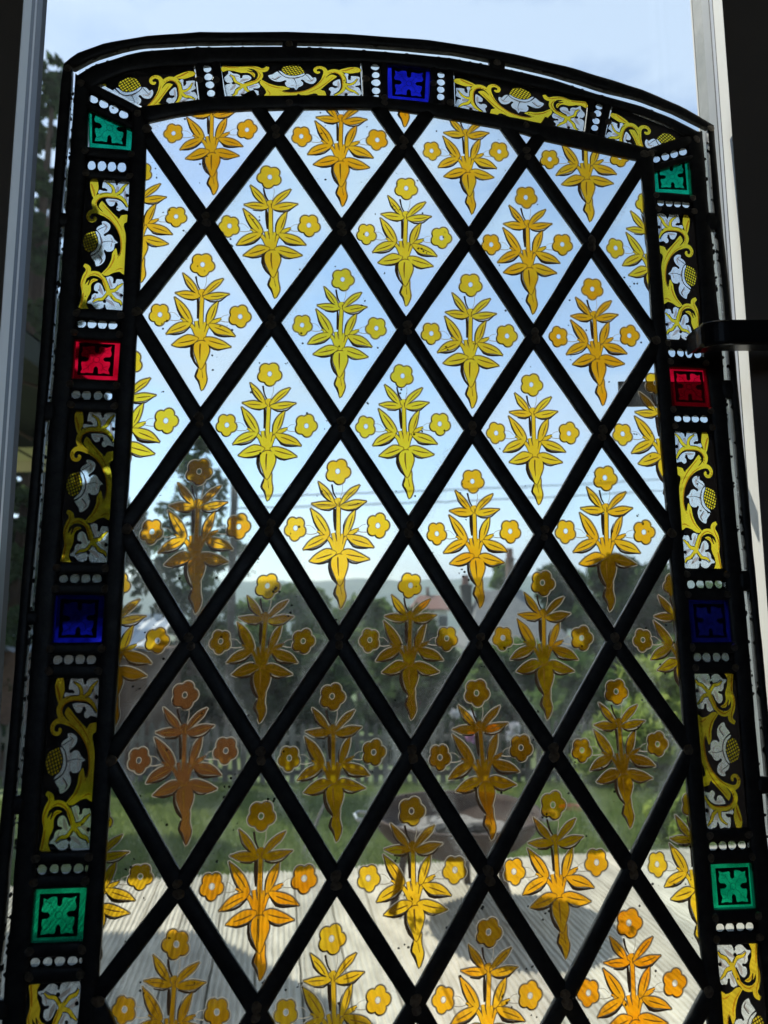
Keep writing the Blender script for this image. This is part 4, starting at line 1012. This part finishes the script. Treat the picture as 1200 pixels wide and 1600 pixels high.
# deck: grooved boards laid a little to the left of the view, each one an object
dk_az = math.atan((430-600)/F)                                   # boards run towards this bearing
bd = Vector((math.sin(dk_az), math.cos(dk_az), 0)); bn = Vector((bd.y, -bd.x, 0))
e0 = atZ(170, 1376, ZD); e1 = atZ(930, 1332, ZD); ed = (e1-e0)
PITCH = .146
def board_mesh():
    prof = []; wv = .138; ng = 7; g = wv/ng
    for k in range(ng):
        x0 = -wv/2 + k*g
        prof += [(x0+g*.10, 0), (x0+g*.52, 0), (x0+g*.60, -.007), (x0+g*1.02, -.007)]
    prof = [(-wv/2, -.004)]+prof[:-1]+[(wv/2, -.004), (wv/2, -.027), (-wv/2, -.027)]
    vs = []; fs = []; K = len(prof)
    for y in (0.0, 1.0):
        for x, z in prof: vs.append((x, y, z))
    for j in range(K): fs.append((j, (j+1) % K, K+(j+1) % K, K+j))
    fs.append(tuple(range(K))); fs.append(tuple(range(K, 2*K))[::-1])
    return mesh('board', vs, fs, M['deck'])
bmesh_ = board_mesh()
deck = empty('deck', (0, 2.4, ZD)); deck['kind'] = 'structure'
rb = random.Random(4)
for k in range(-22, 24):
    off = bn*(k*PITCH+.03)
    # far end where the edge line is crossed, near end at the house
    # solve off + bd*t = e0 + ed*s
    A_ = np.array([[bd.x, -ed.x], [bd.y, -ed.y]]); tb = np.linalg.solve(A_, np.array([e0.x-off.x, e0.y-off.y])); t1 = tb[0]+rb.uniform(-.004, .004)
    t0 = (YP+.21-off.y)/bd.y
    o = add('deck_board', bmesh_, deck); p = off+bd*t0
    o.location = Vector((p.x, p.y, ZD)) - Vector((0, 2.4, ZD)) + Vector((0, 0, rb.uniform(-.0015, .0015))); o.rotation_euler = (0, rb.uniform(-.004, .004), -dk_az); o.scale = (1, t1-t0, 1)
fa = e0-ed*3; fb = e1+ed*3; nrm = Vector((-ed.y, ed.x, 0)).normalized()
m = MB(); m.poly([fa+Vector((0, 0, -.03))-nrm*.002, fb+Vector((0, 0, -.03))-nrm*.002, fb+Vector((0, 0, -.03))-nrm*.03, fa+Vector((0, 0, -.03))-nrm*.03], (0, 0, -.12))
m.v = [v-Vector((0, 2.4, ZD)) for v in m.v]; m.build('deck_fascia', M['deck'], deck)
# outside face of our own wall
struct('house_front', MB().box((-6, .582, -.4), (-.66, .63, 4.5)).box((.66, .582, -.4), (6, .63, 4.5)).box((-.66, .582, 2.13), (.66, .63, 4.5)).box((-.66, .582, -.4), (.66, .63, ZS-.03)), M['outer_wall'])

# grass blades near the deck, where single blades still glint
def blades(n, x0, x1, y0, y1, h, seed):
    rs = np.random.RandomState(seed); x = rs.uniform(x0, x1, n); y = y0+(y1-y0)*rs.uniform(0, 1, n)**1.3
    a = rs.uniform(0, 6.28, n); hh = h*rs.uniform(.5, 1.3, n); wd = .0035+y*.0007; V_ = np.zeros((n, 3, 3)); z = np.array([gz(p, q) for p, q in zip(x, y)])
    V_[:, 0] = np.c_[x-np.cos(a)*wd, y-np.sin(a)*wd, z-.005]; V_[:, 1] = np.c_[x+np.cos(a)*wd, y+np.sin(a)*wd, z-.005]
    V_[:, 2] = np.c_[x+rs.normal(0, .6, n)*hh, y+rs.normal(0, .6, n)*hh, z+hh]
    o = add('lawn_grass', mesh('lawn_grass', V_.reshape(-1, 3).tolist(), [(3*k, 3*k+1, 3*k+2) for k in range(n)], M['blade'])); tag(o, 'short green grass of the lawn below the deck', 'grass', kind='stuff')
blades(90000, -3.6, 4.0, 3.6, 9.0, .05, 2)

# foliage
def leaf_cloud(clumps, n, size, seed, flat=.0):
    """many small leaf faces spread through the given ellipsoids (cx,cy,cz,rx,ry,rz)"""
    rs = np.random.RandomState(seed); cs = np.array(clumps); vol = cs[:, 3]*cs[:, 4]*cs[:, 5]; pick = rs.choice(len(cs), n, p=vol/vol.sum()); c = cs[pick]
    d = rs.normal(0, 1, (n, 3)); d /= np.linalg.norm(d, axis=1)[:, None]; r = rs.uniform(.35, 1, n)**.6
    p = c[:, :3]+d*r[:, None]*c[:, 3:]; s = size*rs.uniform(.5, 1.5, n)[:, None]
    a = rs.normal(0, 1, (n, 3)); a /= np.linalg.norm(a, axis=1)[:, None]; b = np.cross(a, rs.normal(0, 1, (n, 3))); b /= np.linalg.norm(b, axis=1)[:, None]
    V_ = np.stack([p-a*s, p+b*s*.5, p+a*s, p-b*s*.5], 1).reshape(-1, 3); F_ = np.arange(4*n).reshape(-1, 4)
    return V_.tolist(), F_.tolist()
def tree(name, base, top, rad, label, leafmat, n=9000, size=.09, seed=1, cat='tree', shape='round', group=None, squash=1.0, trunk=True, cpow=.7):
    rs = random.Random(seed); root = empty(name, base); h = top-base[2]; cl = []
    if shape == 'cone':
        for k in range(400):
            t = rs.uniform(.04, 1.0)**1.15; rr_ = rad*(1-t)**cpow*rs.uniform(.15, 1.05)+.05; a = rs.uniform(0, 6.28); q = rad*rs.uniform(.10, .19)*(1.1-t*.6); cl.append((math.cos(a)*rr_, math.sin(a)*rr_, h*t-rr_*.12, q, q, q*.45))
    else:
        z0 = .12 if shape == 'bush' else .30
        for k in range(34):
            t = rs.uniform(z0, .93); prof = math.sin(math.pi*min(1, (t-z0+.12)/(1.06-z0)))**.6; a = rs.uniform(0, 6.28); rr_ = rad*prof*rs.uniform(.2, .85)
            q = rad*rs.uniform(.18, .36); cl.append((math.cos(a)*rr_, math.sin(a)*rr_, h*t, q, q, q*squash*rs.uniform(.6, .9)))
    v, f = leaf_cloud(cl, n, size, seed); add('crown', mesh('crown', v, f, leafmat), root)
    if trunk:
        m = MB(); m.tube([(0, 0, -.1), (.02*h, 0, h*.35), (-.01*h, .01*h, h*.75)], [h*.028, h*.02, h*.008], 8)
        for k in range(7):
            c = cl[rs.randrange(len(cl))]; z = min(c[2]*.7, h*.6); m.tube([(0.01*h, 0, z), (c[0]*.5, c[1]*.5, (z+c[2])/2), (c[0], c[1], c[2])], [h*.009, h*.006, h*.003], 5)
        m.build('trunk', M['bark'], root)
    return tag(root, label, cat, group)
def place(px, Y): p = atY(px, 960, Y); return p.x
def ztop(px, py, Y): return atY(px, py, Y).z
def T_(name, px, topy, wpx, Y, label, mt, **k):
    x = place(px, Y); tree(name, (x, Y, gz(x, Y)-.1), ztop(px, topy, Y), wpx*Y/F/2, label, M[mt], **k)
T_('conifer_tree', 22, 95, 300, 11.0, 'tall dark conifer standing behind the left edge of the panel', 'leaf_dark', n=60000, size=.085, seed=5, shape='cone', cpow=.45)
T_('conifer_tree', 300, 680, 300, 15.0, 'dark feathery conifer seen through the left diamond panes above the shed roof', 'leaf_dark', n=9000, size=.10, seed=6, shape='cone')
T_('broadleaf_tree', 110, 600, 230, 17.0, 'dark tree filling the gap between the tall conifer and the feathery one', 'leaf_dark', n=16000, size=.12, seed=7)
T_('broadleaf_tree', 445, 915, 190, 22.0, 'rounded green tree just right of the dark timber pole', 'leaf_mid', n=9000, size=.14, seed=8)
T_('broadleaf_tree', 560, 938, 170, 27.0, 'low green tree below the far hill, left of centre', 'leaf_mid', n=8000, size=.16, seed=9)
T_('broadleaf_tree', 640, 965, 210, 19.0, 'dark green tree in front of the red roofed cottage', 'leaf_dark', n=10000, size=.14, seed=10)
T_('broadleaf_tree', 785, 872, 90, 34.0, 'small tree rising behind the ridge of the grey hipped roof', 'leaf_mid', n=5000, size=.2, seed=11)
T_('broadleaf_tree', 875, 880, 150, 30.0, 'tall dark tree just right of the grey roof chimney', 'leaf_dark', n=9000, size=.2, seed=12)
T_('broadleaf_tree', 985, 868, 230, 21.0, 'broad dark tree behind the right hand panes', 'leaf_dark', n=15000, size=.15, seed=13)
T_('broadleaf_tree', 330, 985, 230, 16.5, 'dark bushy tree behind the left picket fence beside the shed', 'leaf_dark', n=10000, size=.13, seed=14, shape='bush')
T_('broadleaf_tree', 480, 1010, 220, 14.5, 'dark round bushy tree behind the middle of the picket fence', 'leaf_dark', n=10000, size=.12, seed=15, shape='bush')
T_('shrub', 655, 1040, 230, 12.5, 'dark green shrub behind the fence at the centre of the view', 'leaf_dark', n=9000, size=.10, seed=16, shape='bush', cat='shrub')
T_('shrub', 815, 1008, 210, 15.0, 'mid green shrub under the eaves of the grey roofed house', 'leaf_mid', n=9000, size=.11, seed=17, shape='bush', cat='shrub')
T_('shrub', 900, 1030, 190, 12.5, 'green shrub between the grey roofed house and the pale leafy bush', 'leaf_mid', n=9000, size=.10, seed=18, shape='bush', cat='shrub')
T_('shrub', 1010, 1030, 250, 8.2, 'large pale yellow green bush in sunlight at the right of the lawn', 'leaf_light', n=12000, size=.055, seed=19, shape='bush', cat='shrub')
T_('shrub', 1130, 900, 260, 10.0, 'tall green bush behind the right border of the panel', 'leaf_mid', n=10000, size=.08, seed=20, shape='bush', cat='shrub')
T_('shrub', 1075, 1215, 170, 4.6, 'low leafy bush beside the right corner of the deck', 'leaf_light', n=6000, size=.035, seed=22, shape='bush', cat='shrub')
T_('shrub', 780, 1090, 150, 10.6, 'low dark shrub just behind the flowering stretch of fence', 'leaf_dark', n=6000, size=.07, seed=23, shape='bush', cat='shrub')

# picket fence across the foot of the lawn
def fence():
    Y = 8.9; x0 = place(-60, Y); x1 = place(1100, Y); root = empty('picket_fence', (0, Y, gz(0, Y))); tag(root, 'low weathered picket fence across the foot of the lawn', 'fence')
    zt = ztop(500, 1128, Y); zb = gz(0, Y)-.05; h = zt-zb
    m = MB(); m.box((-.032, -.009, 0), (.032, .009, h-.05)); i = len(m.v)
    m.poly([(-.032, -.009, h-.05), (.032, -.009, h-.05), (0, -.009, h)], (0, .018, 0)); me = mesh('picket', m.v, m.f, M['picket'])
    rs = random.Random(3); x = x0
    while x < x1:
        o = add('picket', me, root); o.location = (x, 0, zb-gz(0, Y)+rs.uniform(-.03, .03)); o.rotation_euler = (0, rs.uniform(-.02, .02), 0); x += rs.uniform(.10, .118)
    for q in (.25, .75): MB().box((x0, .012, h*q-.03+zb-gz(0, Y)), (x1, .04, h*q+.03+zb-gz(0, Y))).build('rail', M['picket'], root)
fence()
# flowers along the fence
for k, (px, py, c) in enumerate(((712, 1115, 'w'), (736, 1152, 'p'), (770, 1140, 'p'), (800, 1150, 'w'), (805, 1135, 'w'), (735, 1120, 'w'))):
    Y = 8.6; p = atY(px, py, Y); g = gz(p.x, Y); root = empty('flowering_plant', (p.x, Y, g))
    v, f = leaf_cloud([(0, 0, p.z-g, .06, .05, .05)], 60, .03, 60+k); add('blossom', mesh('blossom', v, f, M['petal_'+c]), root)
    MB().tube([(0, 0, -.02), (.01, 0, p.z-g)], .006, 5).build('stem', M['leaf_mid'], root)
    tag(root, ['tallest white blossom at the left end of the row by the picket fence', 'pink blossom furthest left of the two before the picket fence', 'pink blossom between the white ones before the picket fence', 'low white blossom at the right end of the flower row', 'white blossom just above the low one at the right of the flower row', 'white blossom directly above the left pink one by the fence'][k], 'flower', 'flowers along the fence')

# shed on the left
def shed():
    Y = 10.2; xr = atY(243, 970, Y).x; xl = xr-4.6; zr = ztop(200, 966, Y+.9); ze = ztop(120, 1012, Y); zb = gz(xl, Y)-.1
    root = empty('garden_shed', ((xl+xr)/2, Y, zb)); tag(root, 'low brown shed with pale corrugated roof seen through the lower left of the panel', 'shed'); c = root.location
    vs = []; fs = []; n = 92
    for k in range(n+1):
        x = xl+(xr-xl)*k/n; dz = .022*math.sin(k*math.pi/2)
        vs += [Vector((x, Y-.12, ze+dz))-c, Vector((x, Y+1.0, zr+dz))-c]
    for k in range(n): fs.append((2*k, 2*k+2, 2*k+3, 2*k+1))
    i = len(vs); vs += [v-Vector((0, 0, .03)) for v in vs[:i]]; fs += [tuple(q+i for q in f)[::-1] for f in fs[:n]]
    add('roof', mesh('roof', vs, fs, M['roofcorr']), root)
    m = MB(); m.box((xl+.08-c.x, 0, 0), (xr-.08-c.x, 1.7, ze-zb-.05)); m.build('wall', M['brick'], root)
    m = MB()
    for k in range(26): m.box((xl-c.x+k*.178, .96, zr-zb-.02), (xl-c.x+k*.178+.12, 1.0, zr-zb+.07))
    m.build('ridge_trim', M['roofcorr'], root)
shed()
# houses beyond
def hip_house(name, label, pxl, pxr, ridge_l, ridge_r, y_eave, y_ridge, Y, roofm, wallm, chim):
    ze = ztop(600, y_eave, Y); zr = ztop(600, y_ridge, Y+2.5); xl = place(pxl, Y); xr = place(pxr, Y); rl = place(ridge_l, Y+2.5); rr_ = place(ridge_r, Y+2.5); zb = gz(0, Y)-.2
    root = empty(name, ((xl+xr)/2, Y+2.5, zb)); c = root.location; tag(root, label, 'house')
    D = 5.0
    MB().box(Vector((xl+.3, Y+.3, zb))-c, Vector((xr-.3, Y+D-.3, ze))-c).build('wall', wallm, root)
    vs = [Vector(p)-c for p in ((xl, Y, ze), (xr, Y, ze), (xr, Y+D, ze), (xl, Y+D, ze), (rl, Y+D/2, zr), (rr_, Y+D/2, zr), (xl, Y, ze-.12), (xr, Y, ze-.12), (xr, Y+D, ze-.12), (xl, Y+D, ze-.12))]
    rf = add('roof', mesh('roof', vs, [(0, 1, 5, 4), (1, 2, 5), (2, 3, 4, 5), (3, 0, 4), (0, 6, 7, 1), (1, 7, 8, 2), (2, 8, 9, 3), (3, 9, 6, 0), (6, 9, 8, 7)], roofm), root)
    for px, pt, pb, wpx, mt in chim:
        p = atY(px, pt, Y+2.6); q = atY(px, pb, Y+2.6); hw = wpx*(Y+2.6)/F/2; m = MB(); m.box(Vector((p.x-hw, Y+2.3, min(q.z, zr)-.6))-c, Vector((p.x+hw, Y+2.9, p.z))-c).box(Vector((p.x-hw*1.15, Y+2.25, p.z-.12))-c, Vector((p.x+hw*1.15, Y+2.95, p.z-.02))-c); m.build('chimney', mt, rf)
        MB().tube([Vector((p.x, Y+2.6, p.z))-c, Vector((p.x, Y+2.6, p.z+.35))-c], .12, 8).build('chimney_pot', M['redroof'], rf)
    for k in range(3):
        x = xl+(xr-xl)*(.2+.3*k); w_ = MB().box(Vector((x-.4, Y+.28, ze-1.5))-c, Vector((x+.4, Y+.32, ze-.5))-c).build('window', M['frame_light'], root)
        MB().box(Vector((x-.34, Y+.26, ze-1.44))-c, Vector((x+.34, Y+.279, ze-.56))-c).build('window_pane', M['winpane'], w_)
    return root
hip_house('house', 'grey hipped roof house with chimneys behind the garden shrubs right of centre', 728, 905, 752, 815, 1012, 922, 24, M['roofgrey'], M['render'], [(796, 872, 900, 9, M['brick']), (728, 914, 935, 16, M['char'])])
hip_house('cottage', 'small distant cottage with a red roof left of the grey hipped roof', 640, 705, 655, 690, 952, 930, 60, M['redroof'], M['render'], [(668, 924, 935, 5, M['brick'])])

# pole and cables
p = atY(367, 735, 12.6); zb = gz(p.x, 12.6)
tag(MB().tube([(p.x, 12.6, zb-.1), (p.x, 12.6, p.z)], [.075, .06], 10).build('utility_pole', M['pole']), 'dark timber pole among the trees seen through the left diamond panes', 'pole')
for ya, yb, lab in ((773, 740, 'upper of two thin cables crossing the sky behind the panel'), (791, 757, 'lower of two thin cables crossing the sky behind the panel')):
    a = atY(367, ya+4, 12.6); b = atY(1300, yb-12, 22); pts = [a.lerp(b, k/16)-Vector((0, 0, .12*math.sin(math.pi*k/16))) for k in range(17)]
    tag(MB().tube(pts, .012, 5).build('power_line', M['cable']), lab, 'cable', 'cables crossing the sky')
# parasol
def parasol(cx, cy, zb, h, r, canv, pole_m, label):
    root = empty('parasol', (cx, cy, zb)); tag(root, label, 'parasol'); ph = R(22.5)
    for k in range(8):
        a0, a1 = ph+k*math.pi/4, ph+(k+1)*math.pi/4; A_ = Vector((math.cos(a0)*r, math.sin(a0)*r, h)); B_ = Vector((math.cos(a1)*r, math.sin(a1)*r, h)); T0 = Vector((0, 0, h+r*.22)); d = Vector((0, 0, -.008))
        m = MB(); m.poly([A_, B_, T0], d); m.build('canopy_panel', canv, root)
        m = MB(); m.poly([A_, B_, B_+Vector((0, 0, -.10)), A_+Vector((0, 0, -.10))], (A_+B_).normalized()*-.006); m.build('valance', canv, root)
        MB().tube([A_*.98+Vector((0, 0, -.02)), T0+Vector((0, 0, -.04))], .01, 5).build('rib', pole_m, root)
    MB().tube([(0, 0, .05), (0, 0, h+r*.22+.05)], .024, 10).build('pole', pole_m, root); MB().lathe([(0, 0), (.25, 0), (.25, .05), (.05, .09), (0, .09)], 24).build('base', M['black_metal'], root)
M['dark_canvas'] = solid('dark_green_canvas', (.020, .028, .022), (.015, .022, .018), 6, .9, .1)
parasol(-2.43, 2.98, ZD, 2.2, 1.2, M['dark_canvas'], M['pole'], 'dark green garden parasol standing on the deck beyond the left frame')
parasol(-3.36, 5.7, gz(-3.36, 5.7), 2.40-gz(-3.36, 5.7), .95, M['canvas'], M['pole'], 'cream parasol on the lawn whose tip shows between the left frame and the panel')
# fire pit
def firepit():
    c = Vector((.285, 3.13, ZD)); root = empty('fire_pit', c); tag(root, 'round rusty fire pit bowl with ash on three legs standing on the deck', 'fire pit')
    Rr = .335; zr = .36; prof = []
    for k in range(10):
        a = k/9*math.pi/2; prof.append((Rr*math.sin(a)**.85 if a else 0.001, zr-.155*math.cos(a)))
    inner = [(r*.985, z+.006) for r, z in prof]; prof2 = prof+[(Rr+.012, zr), (Rr+.012, zr+.006)]+inner[::-1]
    MB().lathe(prof2, 56).build('bowl', M['rust'], root, smooth=True)
    vs = []; fs = []; n = 28
    for q in range(6):
        for k in range(n): a = 2*math.pi*k/n; r = .27*q/5; vs.append((math.cos(a)*r, math.sin(a)*r, zr-.085+.018*noise.noise(Vector((math.cos(a)*r*14, math.sin(a)*r*14, 0)))))
    for q in range(5):
        for k in range(n): fs.append((q*n+k, q*n+(k+1) % n, (q+1)*n+(k+1) % n, (q+1)*n+k))
    add('ash_bed', mesh('ash', vs, fs, M['ash']), root)
    rs = random.Random(9)
    for k in range(7):
        a = rs.uniform(0, 3.1); l = rs.uniform(.06, .13); x, y = rs.uniform(-.12, .12), rs.uniform(-.14, .1); d = Vector((math.cos(a), math.sin(a), rs.uniform(-.1, .1)))*l; p0 = Vector((x, y, zr-.06)); MB().tube([p0-d, p0+d*.2, p0+d], [.018, .022, .015], 7).build('charred_log', M['char'] if k % 3 else M['ash'], root)
    for k in range(3):
        a = R(75+120*k); MB().tube([(math.cos(a)*.20, math.sin(a)*.20, zr-.09), (math.cos(a)*.27, math.sin(a)*.27, 0.0)], .016, 8).build('leg', M['rust'], root)
    for s in (-1, 1):
        MB().tube([(s*(Rr), -.06, zr-.02), (s*(Rr+.06), -.055, zr-.015), (s*(Rr+.075), 0, zr-.01), (s*(Rr+.06), .055, zr-.015), (s*Rr, .06, zr-.02)], .007, 8).build('handle', M['steel'], root)
firepit()
# rod leaning in the lawn and a red tray
a = atY(507, 1256, 5.6); b = atZ(470, 1340, -.32)
tag(MB().tube([b, a], .012, 7).build('garden_cane', M['pole']), 'thin dark cane leaning over the lawn left of the fire pit', 'cane')
g = atZ(900, 1271, -.62); m = MB(); m.lathe([(0, 0), (.17, 0), (.22, .07), (.21, .07), (.165, .012), (0, .012)], 24); o = m.build('plant_tray', M['pinkred'], None); o.location = (g.x, g.y, gz(g.x, g.y)); o.scale = (.62, .42, .5)
tag(o, 'faded red tray lying on the lawn right of the fire pit', 'tray')

hz, t_, o_ = mat('thin_air_haze'); pv = t_.nodes.new('ShaderNodeVolumePrincipled'); pv.inputs['Color'].default_value = (.93, .96, 1, 1); pv.inputs['Density'].default_value = .0011; pv.inputs['Anisotropy'].default_value = .3
t_.links.new(pv.outputs[0], o_.inputs['Volume']); o = MB().box((-620, -60, -14), (620, 700, 46)).build('haze', hz); o['kind'] = 'stuff'

a = atY(965, 597, .5735); b = atY(1118, 635, .5735)  # dark slab added to imitate a reflection behind the right-hand panes
m = MB(); m.box((-(b.x-a.x)/2, -.0011, -(a.z-b.z)/2), ((b.x-a.x)/2, .0011, (a.z-b.z)/2)); o = m.build('reflection_slab', M['frame_dark'], None); o.location = ((a.x+b.x)/2, .5742, (a.z+b.z)/2)
tag(o, 'small dark grey slab added in place of a reflection, behind the right edge of the panel', 'reflection')
